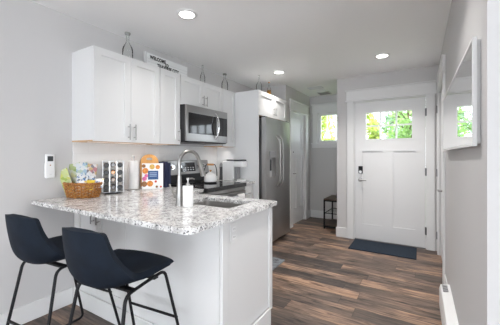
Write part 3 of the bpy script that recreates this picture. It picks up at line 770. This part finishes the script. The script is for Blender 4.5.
# soap dispenser
t = thing('soap_dispenser', 'white cylindrical soap dispenser beside the faucet', 'soap dispenser', (1.205, 1.405, CT))
mb = MB(); mb.lathe([(.033, CT), (.0355, CT+.003), (.0355, CT+.138), (.0335, CT+.141), (.015, CT+.1415)], (1.205, 1.405, 0), 28); mb.build('bottle', M['offwhite'], t)
mb = MB(); mb.lathe([(.014, CT+.1418), (.014, CT+.155), (.006, CT+.157), (.006, CT+.178), (.0115, CT+.179), (.0115, CT+.192), (.009, CT+.194)], (1.205, 1.405, 0), 16)
mb.tube([(1.205, 1.405, CT+.187), (1.215, 1.435, CT+.188), (1.22, 1.452, CT+.182)], [.006, .005, .004], 8); mb.build('pump', M['pull'], t)

# wicker basket
bx, by, ba = .165, 1.272, math.radians(28)
t = thing('wicker_basket', 'oval brown wicker basket of brochures on the peninsula', 'basket', (bx, by, CT))
ca, sa = math.cos(ba), math.sin(ba)
def oval(th, rx, ry, z): 
    x, y = math.cos(th)*rx, math.sin(th)*ry
    return (bx + x*ca - y*sa, by + x*sa + y*ca, z)
RX, RY, BHT = .150, .090, .116
def rad(z): f = z/BHT; return .80+.20*f**.8
mb = MB()
for k in range(9):
    z = .007 + k*.0122; n = 120; q = []
    for i in range(n):
        th = 2*PI*i/n; d = .0065*math.sin(14*th + (k % 2)*PI); q.append(oval(th, RX*rad(z)+d, RY*rad(z)+d, CT+z))
    mb.tube(q, .0040, 6, True, .0054)
n = 32
for i in range(n):
    th = 2*PI*(i+.5)/n; mb.tube([oval(th, RX*rad(z), RY*rad(z), CT+z) for z in (.003, .04, .08, BHT-.004)], .003, 6)
mb.build('weave', M['wicker'], t)
mb = MB(); A = [oval(2*PI*i/48, RX*.81, RY*.81, CT+.004) for i in range(48)]; vs = [mb.bm.verts.new(p) for p in A]; vt = [mb.bm.verts.new((p[0], p[1], p[2]+.004)) for p in A]; mb.skin([vs, vt]); mb.build('bottom', M['wicker'], t)
mb = MB()
for ph in (0, PI):
    mb.tube([oval(2*PI*i/160, RX+.005*math.cos(24*2*PI*i/160+ph), RY+.005*math.cos(24*2*PI*i/160+ph), CT+BHT+.004*math.sin(24*2*PI*i/160+ph)) for i in range(160)], .0062, 6, True)
mb.build('rim', M['wicker'], t)
# brochures and snack packets in the basket
def sheet(name, label, cat, m, base, w, h, thick, yaw, lean, roll=0, group=None):
    """upright leaflet standing on base (bottom centre), facing yaw, leaning back by lean"""
    mb = MB(); mb.box(-w/2, w/2, -thick/2, thick/2, 0, h)
    o = mb.build(name, m, bevel=min(.001, thick*.3)); o.location = base
    o.rotation_euler = (Matrix.Rotation(yaw, 3, 'Z') @ Matrix.Rotation(-lean, 3, 'X') @ Matrix.Rotation(roll, 3, 'Y')).to_euler()
    return tag(o, label, cat, group)
def inb(x, y): return (bx + x*ca - y*sa, by + x*sa + y*ca, CT+.012)
yb = ba
G = 'brochures standing in the wicker basket'
LT = print_mat('brochure_lime', (.515, .577, .265), [(.624, .640, .468), (.328, .437, .078), (.655, .671, .577), (.562, .577, .156)], 34, .6)
LG = print_mat('brochure_green', (.562, .593, .468), [(.265, .359, .125), (.640, .647, .608), (.390, .452, .218), (.624, .608, .351)], 38, .7)
LB = print_mat('brochure_map', (.593, .624, .647), [(.328, .452, .562), (.655, .655, .640), (.406, .499, .406), (.172, .265, .406)], 44, .6)
LP = print_mat('brochure_photo', (.624, .592, .584), [(.400, .160, .176), (.176, .160, .184), (.592, .480, .456), (.496, .352, .160), (.656, .656, .656)], 40, .7)
LW = print_mat('brochure_white', (.697, .697, .697), [(.085, .187, .383), (.212, .212, .230), (.561, .595, .629), (.128, .272, .468)], 62, .45)
sheet('brochure', 'lime green brochure leaning out over the left end of the basket', 'brochure', LT, inb(-.086, -.020), .085, .235, .004, yb, .10, -.42, G)
sheet('brochure', 'pale green brochure standing at the back left of the basket', 'brochure', LG, inb(-.062, .042), .10, .270, .004, yb, .06, -.20, G)
sheet('brochure', 'pale blue map brochure standing at the back middle of the basket', 'brochure', LB, inb(-.015, .034), .10, .272, .004, yb, .06, -.12, G)
sheet('brochure', 'red and grey photo brochure leaning right at the back of the basket', 'brochure', LP, inb(.030, .026), .085, .262, .004, yb, .06, .10, G)
sheet('brochure', 'short white and blue leaflet in the middle front of the basket', 'brochure', LW, inb(-.018, -.018), .10, .170, .004, yb, .10, .10, G)
sheet('brochure', 'small white leaflet with dark print in front of the red photo brochure', 'brochure', LW, inb(.044, .000), .075, .165, .004, yb, .06, .16, G)
def packet(label, m, c, w, h, d, yaw, tilt):
    mb = MB(); n = 8; rows = []
    for sgn in (-1, 1):
        g = []
        for j in range(n+1):
            r = []
            for i in range(n+1):
                u, v = -1+2*i/n, -1+2*j/n; bul = (1-u*u)**.6*(1-v*v)**.6 if abs(u) < 1 and abs(v) < 1 else 0
                r.append(mb.bm.verts.new((u*w/2, sgn*(d/2*bul+.0006), v*h/2)))
            g.append(r)
        for a, b in zip(g, g[1:]):
            for i in range(n): mb.bm.faces.new((a[i], a[i+1], b[i+1], b[i]))
        rows.append(g)
    A, B = rows
    def strip(p, q):
        for i in range(n): mb.bm.faces.new((p[i], p[i+1], q[i+1], q[i]))
    strip(A[0], B[0]); strip(A[n], B[n]); strip([r[0] for r in A], [r[0] for r in B]); strip([r[n] for r in A], [r[n] for r in B])
    o = mb.build('snack_packet', m); o.location = c; o.rotation_euler = (tilt, 0, yaw)
    return tag(o, label, 'snack packet', 'snack packets in the wicker basket')
PY_ = mat('packet_yellow', (.75, .55, .06), .3); PW = print_mat('packet_white', (.84, .84, .84), [(.2, .3, .5), (.7, .7, .7), (.75, .55, .1)], 60, .3, .3)
c = inb(.082, -.040); packet('yellow snack packet at the right end of the basket', PY_, (c[0], c[1], CT+.105), .07, .085, .02, yb, -.5)
c = inb(.126, .014); packet('white snack packet poking over the right rim of the basket', PW, (c[0], c[1], CT+.115), .07, .09, .016, yb+.4, -.7)
c = inb(.020, -.045); packet('white and yellow snack packet at the front of the basket', PW, (c[0], c[1], CT+.10), .06, .08, .016, yb, -.2)

# spice rack carousel
sx, sy, sa_ = .128, 1.560, math.radians(-32)
t = thing('spice_rack', 'square chrome carousel spice rack between basket and paper towels', 'spice rack', (sx, sy, CT))
ux, uy = Vector((math.cos(sa_), math.sin(sa_), 0)), Vector((-math.sin(sa_), math.cos(sa_), 0))
oo = Vector((sx, sy, CT)); hw = .084
mb = MB(); mb.lathe([(.075, .0), (.075, .010), (.03, .012)], oo, 28); mb.build('turntable', M['black'], t)
mb = MB(); mb.obox(oo, ux, uy, EZ, -hw, hw, -hw, hw, .013, .019); mb.build('bottom_plate', M['rack'], t, bevel=.002)
mb = MB(); mb.obox(oo, ux, uy, EZ, -hw, hw, -hw, hw, .288, .295); mb.build('top_plate', M['rack'], t, bevel=.002)
for a in (-1, 1):
    mb = MB(); mb.obox(oo, ux, uy, EZ, -hw, hw, a*hw-(a > 0)*.004, a*hw+(a < 0)*.004, .0191, .2879); mb.build('side_plate', M['rack'], t)
for a in (-.029, .029):
    mb = MB(); mb.obox(oo, ux, uy, EZ, hw-.012, hw-.002, a-.005, a+.005, .0191, .2879); mb.build('upright', M['rack'], t)
spices = ['spice_brown', 'spice_red', 'spice_green', 'spice_tan', 'spice_orange', 'spice_dark']
def jar(p, out, m, label, lid=True):
    t = thing('spice_jar', label, 'spice jar', p, 'spice jars in the carousel rack')
    mb = MB(); mb.lathe([(.016, -.066), (.0185, -.062), (.0185, -.004), (.015, 0)] if lid else [(.016, -.066), (.0185, -.062), (.0185, .012), (.015, .016)], p, 20, out); mb.build('jar', m, t)
    mb = MB(); mb.lathe([(.0195, .0005), (.0225, .003), (.0225, .016), (.020, .019), (.010, .0185)] if lid else [(.0195, -.0665), (.0225, -.069), (.0225, -.080), (.02, -.083)], p, 20, out); mb.build('lid', M['black'], t)
rown = ['top', 'second', 'third', 'bottom']
k = 0
for ci, of in enumerate((-.0545, 0, .0545)):
    for r in range(4):
        p = oo + ux*(.090 if ci != 1 else .074) + uy*of + EZ*(.258 - r*.066)
        if ci == 1: jar(p, ux, M[('spice_dark', 'spice_orange', 'spice_brown', 'spice_dark')[r]], 'spice jar with its base outward, %s of the middle column of the rack' % rown[r], False)
        else: jar(p, ux, M[spices[(k*5+r) % 6]], 'black-lidded spice jar, %s of the %s column of the rack' % (rown[r], ('left', '', 'right')[ci]))
        k += 1

# paper towel
px, py = .118, 1.785
t = thing('paper_towel_holder', 'white paper towel roll standing on a chrome holder', 'paper towel', (px, py, CT))
mb = MB(); mb.lathe([(.065, 0), (.065, .008), (.02, .012)], (px, py, CT), 28); mb.build('base', M['nickel'], t)
mb = MB(); mb.lathe([(.045, .0125), (.047, .015), (.047, .288), (.045, .29), (.012, .290)], (px, py, CT), 32); mb.build('paper_roll', M['paper'], t)
mb = MB(); mb.lathe([(.006, .2905), (.006, .315), (.011, .318), (.013, .328), (.009, .338), (.003, .340)], (px, py, CT), 16); mb.build('finial', M['nickel'], t)
# bamboo board leaning on the backsplash
t = None
def board_outline(w, h):
    pts = [(-w/2, .02), (-w/2+.02, 0), (w/2-.02, 0), (w/2, .02), (w/2, h-.13)]
    for k in range(1, 16):
        th = PI*k/16; pts.append((math.cos(th)*w/2, h-.11+math.sin(th)**.8*.11))
    pts.append((-w/2, h-.13)); return pts
mb = MB(); hole = [(math.cos(2*PI*k/16)*.032, .305+math.sin(2*PI*k/16)*.014) for k in range(16)]
nb = Vector((math.cos(math.radians(-28)), math.sin(math.radians(-28)), 0)); ub = Vector((-nb.y, nb.x, 0)); lb = (EZ*math.cos(.13) - nb*math.sin(.13))
mb.poly(board_outline(.19, .355), (0,0,0), ub, lb, nb, -.008, .008, hole)
o = mb.build('cutting_board', M['bamboo'], bevel=.004); o.location = (.118, 1.985, CT+.003)
tag(o, 'rounded bamboo cutting board with a handle slot, behind the cookbook', 'cutting board')
# cookbook in front
t = thing('cookbook', 'white cookbook with food photos and a navy title square, standing upright', 'book', (.205, 1.945, CT))
cbk = MB(); cn = Vector((math.cos(math.radians(-40)), math.sin(math.radians(-40)), 0)); cu = Vector((-cn.y, cn.x, 0)); cv = EZ*math.cos(.12) - cn*math.sin(.12); co = Vector((.215, 1.935, CT+.002)); cN = cu.cross(cv)
if cN.dot(cn) < 0: cN = -cN
BW, BHh = .205, .262
mb = MB(); mb.obox(co, cu, cv, cN, -BW/2, BW/2, 0, BHh, .0012, .003); fcv = mb.build('front_cover', M['offwhite'], t)
mb = MB(); mb.obox(co, cu, cv, cN, -BW/2+.002, BW/2-.006, .002, BHh-.002, -.0155, .0011); mb.build('pages', M['paper'], t)
mb = MB(); mb.obox(co, cu, cv, cN, -BW/2, BW/2, 0, BHh, -.019, -.0156); mb.build('back_cover', M['offwhite'], t)
mb = MB(); mb.obox(co, cu, cv, cN, -.045, .055, .095, .185, .0031, .0036); ts = mb.build('title_square', mat('title_navy', (.03, .09, .24), .5), fcv)
mb = MB()
for a, b in ((.160, .168), (.143, .151), (.126, .134)): mb.obox(co, cu, cv, cN, -.030, .040, a, b, .0037, .0039)
mb.build('title_lines', mat('title_pale', (.32, .42, .60), .6), ts)
FO = {'orange': mat('dish_orange', (.75, .26, .04), .5, noise=.4, nscale=60), 'pink': mat('dish_pink', (.72, .16, .36), .5, noise=.4, nscale=60), 'brown': mat('dish_brown', (.30, .13, .04), .5, noise=.5, nscale=60), 'yellow': mat('dish_yellow', (.70, .45, .10), .5, noise=.3, nscale=60), 'red': mat('dish_red', (.62, .07, .04), .5, noise=.3, nscale=60)}
for a, b, r, c in ((-.070, .185, .030, 'orange'), (-.005, .225, .026, 'yellow'), (.050, .222, .022, 'orange'), (-.078, .105, .022, 'pink'), (-.080, .052, .028, 'brown'), (-.025, .055, .030, 'orange'), (-.060, .135, .018, 'pink'), (-.085, .235, .018, 'brown'), (.030, .075, .012, 'red'), (.040, .022, .012, 'brown'), (.080, .020, .010, 'red')):
    mb = MB(); vs = [mb.bm.verts.new(co + cu*(a+math.cos(2*PI*i/20)*r) + cv*(b+math.sin(2*PI*i/20)*r) + cN*.0032) for i in range(20)]
    vt = [mb.bm.verts.new(v.co + cN*.0003) for v in vs]; mb.skin([vs, vt]); mb.build('dish_picture', FO[c], fcv)
# navy books upright
for i, (yy, xx, w, h, d, yaw, lab) in enumerate(((2.128, .125, .16, .275, .034, -.05, 'tall navy book standing next to the bamboo board'), (2.170, .12, .17, .262, .036, -.05, 'slightly shorter navy book nearest the range'))):
    t = thing('book', lab, 'book', (xx, yy, CT), 'navy books beside the range')
    mb = MB(); mb.box(xx-w/2, xx+w/2, yy-d/2, yy-d/2+.003, CT, CT+h); mb.box(xx-w/2, xx+w/2, yy+d/2-.003, yy+d/2, CT, CT+h); mb.box(xx+w/2-.003, xx+w/2, yy-d/2+.003, yy+d/2-.003, CT, CT+h); mb.build('cover', M['navyb'], t)
    mb = MB(); mb.box(xx-w/2+.004, xx+w/2-.0032, yy-d/2+.0032, yy+d/2-.0032, CT+.004, CT+h-.004); mb.build('pages', M['paper'], t)

# kettle on the cooktop
kx, ky, kz = .345, 2.70, .9218
t = thing('kettle', 'white enamel kettle with a wooden grip on the cooktop', 'kettle', (kx, ky, kz))
mb = MB(); mb.lathe([(.064, 0), (.076, .004), (.080, .010), (.080, .016)], (kx, ky, kz), 36); mb.build('base_band', M['black'], t)
mb = MB(); mb.lathe([(.080, .0162), (.081, .035), (.080, .06), (.074, .085), (.060, .105), (.043, .114)], (kx, ky, kz), 36); mb.build('body', M['enamel'], t)
mb = MB(); mb.lathe([(.043, .1142), (.041, .12), (.026, .128), (.008, .132)], (kx, ky, kz), 28); mb.build('lid', M['enamel'], t)
mb = MB(); mb.lathe([(.006, .1322), (.006, .14), (.014, .145), (.014, .155), (.008, .158)], (kx, ky, kz), 16); mb.build('lid_knob', M['wood'], t)
hd = Vector((.86, .51, 0))
hpts = [Vector((kx, ky, kz)) + hd*(.078*math.cos(th)) + EZ*(.086 + .136*min(1, math.sin(th)*1.35)**.8) for th in [PI*k/24 for k in range(25)]]
MB().tube(hpts, .0055, 8).build('handle', M['black'], t)
MB().cyl(Vector((kx, ky, kz+.222)) - hd*.040, Vector((kx, ky, kz+.222)) + hd*.040, .012, 14).build('grip', M['wood'], t)
sp = Vector((-.51, .86, 0))
mb = MB(); b0 = Vector((kx, ky, kz+.06)) + sp*.070; mb.tube([b0, b0+sp*.035+EZ*.02, b0+sp*.055+EZ*.05], [.020, .015, .011], 12); mb.build('spout', M['enamel'], t)

# things on the short counter
qx, qy = .37, 3.185
t = thing('coffee_maker', 'slim white single-serve coffee maker beside the refrigerator panel', 'coffee maker', (qx, qy, CT))
MB().box(.205, .39, 3.125, 3.245, CT, CT+.265).build('tank', M['white'], t, bevel=.012)
MB().box(.3905, .44, 3.145, 3.225, CT+.026, CT+.185).build('column', M['grey'], t, bevel=.003)
MB().box(.3905, .54, 3.125, 3.245, CT+.186, CT+.262).build('brew_head', M['white'], t, bevel=.014)
mb = MB(); mb.lathe([(.058, 0), (.060, .004), (.060, .02), (.056, .024)], (.482, 3.185, CT), 28); mb.build('drip_tray', M['white'], t)
mb = MB(); mb.box(.27, .40, 3.135, 3.235, CT+.2655, CT+.284); mb.box(.43, .53, 3.135, 3.235, CT+.2655, CT+.284); mb.build('lid_band', M['wgrey'], t, bevel=.004)
t = thing('pepper_grinder', 'tall dark grey grinder standing between kettle and coffee maker', 'grinder', (.155, 3.165, CT))
mb = MB(); mb.lathe([(.024, 0), (.026, .01), (.022, .05), (.021, .14), (.024, .175), (.022, .18)], (.155, 3.165, CT), 20); mb.build('body', M['wgrey'], t)
mb = MB(); mb.lathe([(.021, .1805), (.023, .19), (.020, .22), (.010, .232), (.006, .245)], (.155, 3.165, CT), 20); mb.build('cap', M['grey'], t)

# ---------------------------------------------------------------- on top of the cabinets
def bottle(label, x, y, z, h, r, stop='cork', fill=None, neck=.012, sh=.55):
    t = thing('glass_bottle', label, 'bottle', (x, y, z), 'clear glass bottles on top of the cabinets')
    z += .0005
    mb = MB(); mb.lathe([(r*.85, 0), (r, .006), (r, h*sh*.82), (r*.9, h*sh), (r*.5, h*(sh+.12)), (neck, h*(sh+.20)), (neck, h*.9), (neck*1.25, h*.905), (neck*1.25, h*.93)], (x, y, z), 24); mb.build('glass', M['bottle'], t)
    if fill: mb = MB(); mb.lathe([(r*.8, .006), (r*.93, .012), (r*.93, h*fill)], (x, y, z), 20); mb.build('contents', M['amber'], t)
    if stop == 'cork': mb = MB(); mb.lathe([(neck*1.05, h*.9301), (neck*2.0, h*.94), (neck*2.0, h*.995), (neck*1.5, h)], (x, y, z), 16); mb.build('stopper', M['cork'], t)
    elif stop == 'cap': mb = MB(); mb.lathe([(neck*1.2, h*.9301), (neck*1.35, h*.94), (neck*1.1, h)], (x, y, z), 16); mb.build('stopper', M['wood'], t)
    return t
bottle('wide stoppered glass bottle left of the white letter sign', .20, 1.66, 2.134, .272, .047, 'cork', None, .013, .48)
bottle('slender long-necked glass bottle just right of the sign', .20, 2.72, 2.134, .275, .032, None, None, .009, .45)
bottle('squat glass bottle near the corner by the tall panel', .20, 3.19, 2.134, .265, .045, 'cork', None, .014, .55)
bottle('slim glass bottle on the cabinet over the refrigerator, nearest the panel', .60, 3.46, 2.134, .27, .042, None, None, .009, .45)
bottle('amber glass bottle on the cabinet over the refrigerator, farther back', .52, 3.92, 2.134, .27, .032, 'cap', .5, .011, .6)
# welcome sign
t = thing('letter_sign', 'white letter board sign on top of the upper cabinets', 'sign', (.11, 2.23, 2.134))
MB().box(.085, .118, 1.925, 2.545, 2.1345, 2.338).build('frame', M['lgrey'], t, bevel=.003)
MB().box(.1185, .1205, 1.940, 2.530, 2.147, 2.326).build('panel', M['signw'], t)
mb = MB()
for z in (2.203, 2.2385, 2.270): mb.box(.1206, .122, 1.941, 2.529, z-.0015, z+.0015)
mb.build('letter_rail', M['lgrey'], t)
def lettering(txt, y, z, size, parent, name):
    c = bpy.data.curves.new('t', 'FONT'); c.body = txt; c.size = size; c.extrude = .0006; c.align_x = 'CENTER'; c.space_character = 1.08; c.offset = .0022
    tmp = bpy.data.objects.new('t', c); COL.objects.link(tmp)
    dg = bpy.context.evaluated_depsgraph_get(); me = bpy.data.meshes.new_from_object(tmp.evaluated_get(dg))
    bpy.data.objects.remove(tmp); bpy.data.curves.remove(c)
    me.transform(Matrix(((0, 0, 1, .1228), (.84, 0, 0, y), (0, 1, 0, z), (0, 0, 0, 1)))); me.transform(Matrix.Translation(-parent.location))
    me.materials.clear(); me.materials.append(M['letter']); o = bpy.data.objects.new(name, me); COL.objects.link(o); o.parent = parent
lettering('WELCOME', 2.085, 2.274, .050, t, 'lettering')
lettering('TO', 2.205, 2.243, .046, t, 'lettering')
lettering('TRAVERSE CITY', 2.230, 2.209, .050, t, 'lettering')

# ---------------------------------------------------------------- on the walls
t = thing('wall_remote', 'white remote control in a holder on the left wall, above the counter', 'remote control', (0, 1.09, 1.07))
MB().box(.0005, .010, 1.060, 1.124, 1.085, 1.20).build('holder', M['white'], t, bevel=.003)
rb = MB().box(.0105, .027, 1.058, 1.126, 1.078, 1.268).build('body', M['white'], t, bevel=.006)
MB().box(.0272, .0280, 1.072, 1.112, 1.212, 1.252).build('screen', M['screen'], rb)
MB().box(.0272, .0285, 1.088, 1.096, 1.176, 1.184).build('button', M['button'], rb)
MB().box(.0272, .0278, 1.086, 1.100, 1.106, 1.109).build('mark', M['lgrey'], rb)

# mirror on the right wall
t = thing('wall_mirror', 'wide white-framed mirror on the right wall reflecting the front door', 'mirror', (XR-.0005, 1.425, 1.298))
t.rotation_euler = (0, 0, math.radians(.5))
q0, q1, zz0, zz1, xm = 1.425, 2.90, 1.298, 1.735, XR-.028
MB().box(XR-.012, XR-.0005, q0+.01, q1-.01, zz0+.01, zz1-.01).build('backing', M['lgrey'], t)
mb = MB(); mb.box(xm, XR-.0125, q0, q0+.012, zz0, zz1); mb.box(xm, XR-.0125, q1-.012, q1, zz0, zz1); mb.box(xm, XR-.0125, q0+.012, q1-.012, zz1-.012, zz1); mb.box(xm, XR-.0125, q0+.012, q1-.012, zz0, zz0+.012)
mb.build('frame', M['trim'], t, smooth=False)
MB().box(xm+.004, xm+.008, q0+.012, q1-.012, zz0+.012, zz1-.012).build('mirror_glass', M['mirror'], t, smooth=False)

# baseboard heater along the right wall
t = thing('baseboard_heater', 'long white electric baseboard heater along the right wall', 'heater', (XR-.035, 2.07, 0))
h0, h1, hx = 1.34, 2.79, XR-.072
mb = MB(); mb.poly([(XR-.001, .02), (hx+.012, .02), (hx, .035), (hx, .165), (hx+.008, .2), (XR-.001, .212)], (0, h0, 0), EX, EZ, EY, 0, h1-h0); hb = mb.build('casing', M['white'], t, bevel=.003)
mb = MB()
for k in range(3): mb.box(hx+.018, XR-.02, h1-.155+k*.045, h1-.125+k*.045, .2035, .2135)
mb.build('grille', M['grey'], hb)
mb = MB(); mb.box(hx+.02, XR-.004, h0+.02, h0+.05, 0, .0198); mb.box(hx+.02, XR-.004, h1-.05, h1-.02, 0, .0198); mb.build('foot', M['white'], t)

# ---------------------------------------------------------------- floor things
o = MB().box(1.712, 2.506, 3.925, 4.405, .0005, .011).build('door_mat', M['mat'], bevel=.004)
tag(origin(o, (2.11, 4.165, 0)), 'navy blue door mat in front of the front door', 'mat')
t = thing('kitchen_mat', 'grey rectangular floor mat in front of the range', 'mat', (.97, 2.62, 0))
mb = MB(); mb.poly(rounded(.80, 1.165, 2.12, 3.095, .02), (0,0,0), EX, EY, EZ, .0005, .011); mb.build('pad', M['greymat'], t, bevel=.003)
for a, b, r in ((1.08, 3.02, .035), (1.10, 2.95, .02), (1.02, 2.99, .022), (.95, 3.01, .03), (1.09, 2.86, .03), (.98, 2.85, .02)):
    mb = MB(); mb.poly([(a+math.cos(2*PI*k/40)*r*(.62+.38*math.cos(5*2*PI*k/40)), b+math.sin(2*PI*k/40)*r*(.62+.38*math.cos(5*2*PI*k/40))) for k in range(40)], (0,0,0), EX, EY, EZ, .0112, .0120)
    mb.build('printed_motif', M['wgrey'], t)

# console bench in the hall
t = thing('console_table', 'low black-framed table with dark wood top in the hall', 'table', (1.27, 5.05, 0))
a0, a1, b0, b1, th_ = 1.125, 1.418, 4.78, 5.32, .022
MB().box(a0, a1, b0, b1, .490, .512).build('table_top', M['dwood'], t, bevel=.002)
for x in (a0, a1-th_):
    for y in (b0, b1-th_): MB().box(x, x+th_, y, y+th_, 0, .4895).build('leg', M['blackm'], t)
for z in (.468, .03):
    mb = MB()
    for y in (b0, b1-th_): mb.box(a0+th_, a1-th_, y, y+th_, z, z+th_*.97)
    for x in (a0, a1-th_): mb.box(x, x+th_, b0+th_, b1-th_, z, z+th_*.97)
    mb.build('frame_rail', M['blackm'], t)
MB().box(a0+.002, a1-.002, b0+th_+.001, b1-th_-.001, .052, .066).build('lower_shelf', M['dwood'], t)
mb = MB()
for k in range(9): mb.cyl((a0+.03+k*.029, b0+.01, .265), (a0+.03+k*.029, b1-.01, .265), .003, 6)
for y in (b0+.011, b1-.011): mb.cyl((a0+.01, y, .265), (a1-.01, y, .265), .006, 8)
for x in (a0+.011, a1-.011): mb.cyl((x, b0+.01, .265), (x, b1-.01, .265), .006, 8)
mb.build('wire_shelf', M['blackm'], t)
# small dark handbag on the table
t = thing('handbag', 'small black bag standing on the hall table', 'bag', (1.335, 5.0, .512))
mb = MB(); mb.poly([(-.055, 0), (.055, 0), (.035, .11), (-.035, .11)], (1.345, 4.93, .5125), EX, EZ, EY, 0, .16); mb.build('body', M['wgrey'], t, bevel=.012)
MB().tube([Vector((1.345, 4.97, .615)) + EY*(.04-.04*math.cos(q)) + EZ*(.075*math.sin(q)) for q in [PI*k/12 for k in range(13)]], .006, 8).build('handle', M['blackm'], t)

# ---------------------------------------------------------------- outside
struct(MB().box(-14, 16, YW+.13, 30, -.35, -.3).build('ground', M['ground'], smooth=False))
struct(MB().box(1.6, 3.2, YD+.15, 6.2, -.3, -.04).build('porch', mat('porch_concrete', (.5, .5, .49), .9), smooth=False))
LM = [leaf_mat('leaf_bright', (.50, .60, .16)), leaf_mat('leaf_mid', (.30, .46, .17)), leaf_mat('leaf_blue', (.30, .44, .30))]
def tree(label, x, y, hz, rx, rz, n, m, leaf=.07, cz=None):
    t = thing('tree', label, 'tree', (x, y, -.3), 'trees outside the front door')
    r = random.Random(int(x*100+y*10)); cz = cz or hz-rz
    mb = MB(); mb.tube([(x, y, -.3), (x+.03, y, cz*.5), (x-.02, y+.03, cz), (x+.02, y, cz+rz*.6)], [.10, .08, .05, .02], 8)
    for k in range(9):
        a = r.uniform(0, 2*PI); z0 = cz - rz*.5 + rz*k/9; mb.tube([(x, y, z0), (x+math.cos(a)*rx*.45, y+math.sin(a)*rx*.45, z0+rz*.25), (x+math.cos(a)*rx*.85, y+math.sin(a)*rx*.85, z0+rz*.35)], [.03, .018, .006], 6)
    mb.build('trunk', M['bark'], t)
    mb = MB(); cl = [(r.uniform(-1, 1), r.uniform(-1, 1), r.uniform(-1, 1)) for _ in range(60)]
    cl = [c for c in cl if sum(q*q for q in c) < 1]
    for k in range(n):
        c = r.choice(cl); p = Vector((x + c[0]*rx + r.gauss(0, rx*.13), y + c[1]*rx + r.gauss(0, rx*.13), cz + c[2]*rz + r.gauss(0, rz*.13)))
        d = Vector((r.gauss(0,1), r.gauss(0,1), r.gauss(0,.6))).normalized(); e = d.cross(Vector((r.gauss(0,1), r.gauss(0,1), r.gauss(0,1)))).normalized(); L = leaf*r.uniform(.6, 1.2)
        vs = [mb.bm.verts.new(p + d*L*a + e*L*b) for a, b in ((-1, 0), (0, .45), (1, 0), (0, -.45))]; mb.bm.faces.new(vs)
    mb.build('foliage', m, t, fix=False, smooth=False)
tree('bright green tree seen through the left panes of the front door', 1.05, 8.6, 3.0, .55, 1.0, 2000, LM[0], .07, 1.85)
tree('darker green tree seen through the right panes of the front door', 2.25, 9.4, 3.2, .60, .9, 1700, LM[1], .07, 2.1)
tree('blue-green tree farther back seen between the other two', 1.75, 13.0, 4.0, .9, 1.0, 1700, LM[2], .09, 2.3)
tree('yellow-green tree seen through the hall window', -.45, 9.2, 3.2, .55, 1.2, 2200, LM[0], .075, 2.0)
tree('tall leafy tree at the far left, beyond the hall window', -1.6, 12.5, 4.2, 1.1, 1.6, 2200, LM[0], .09, 2.4)
t = thing('neighbouring_house', 'grey house beyond the hall window', 'house', (-2.6, 16, -.3))
MB().box(-5.2, -1.0, 15, 18, -.3, 4.6).build('wall', M['siding'], t, smooth=False)
mb = MB(); mb.poly([(-5.5, 4.6), (-.7, 4.6), (-3.1, 6.4)], (0, 14.7, 0), EX, EZ, EY, 0, 3.6); mb.build('roof', M['roofm'], t, smooth=False)
w = wframe('window', 'x', 14.95, 14.999, -3.2, -2.2, 1.2, 2.6); del w['kind']; w.data.transform(Matrix.Translation(-t.location)); w.parent = t
# bell lamp hanging outside the hall window from a wall bracket
t = thing('outdoor_lamp', 'white bell-shaped lamp hanging outside the hall window', 'lamp', (.83, 6.05, 2.4))
mb = MB(); mb.cyl((.83, YW+.121, 2.42), (.83, YW+.135, 2.42), .05, 16); mb.tube([(.83, YW+.13, 2.42), (.83, 5.9, 2.45), (.83, 6.05, 2.40), (.83, 6.05, 1.80)], .007, 8); mb.build('bracket', M['nickel'], t)
mb = MB(); mb.lathe([(.012, 1.80), (.02, 1.775), (.03, 1.74), (.07, 1.665), (.078, 1.625), (.07, 1.622), (.03, 1.70)], (.83, 6.05, 0), 24, cap=False); mb.build('lamp_shade', M['offwhite'], t)
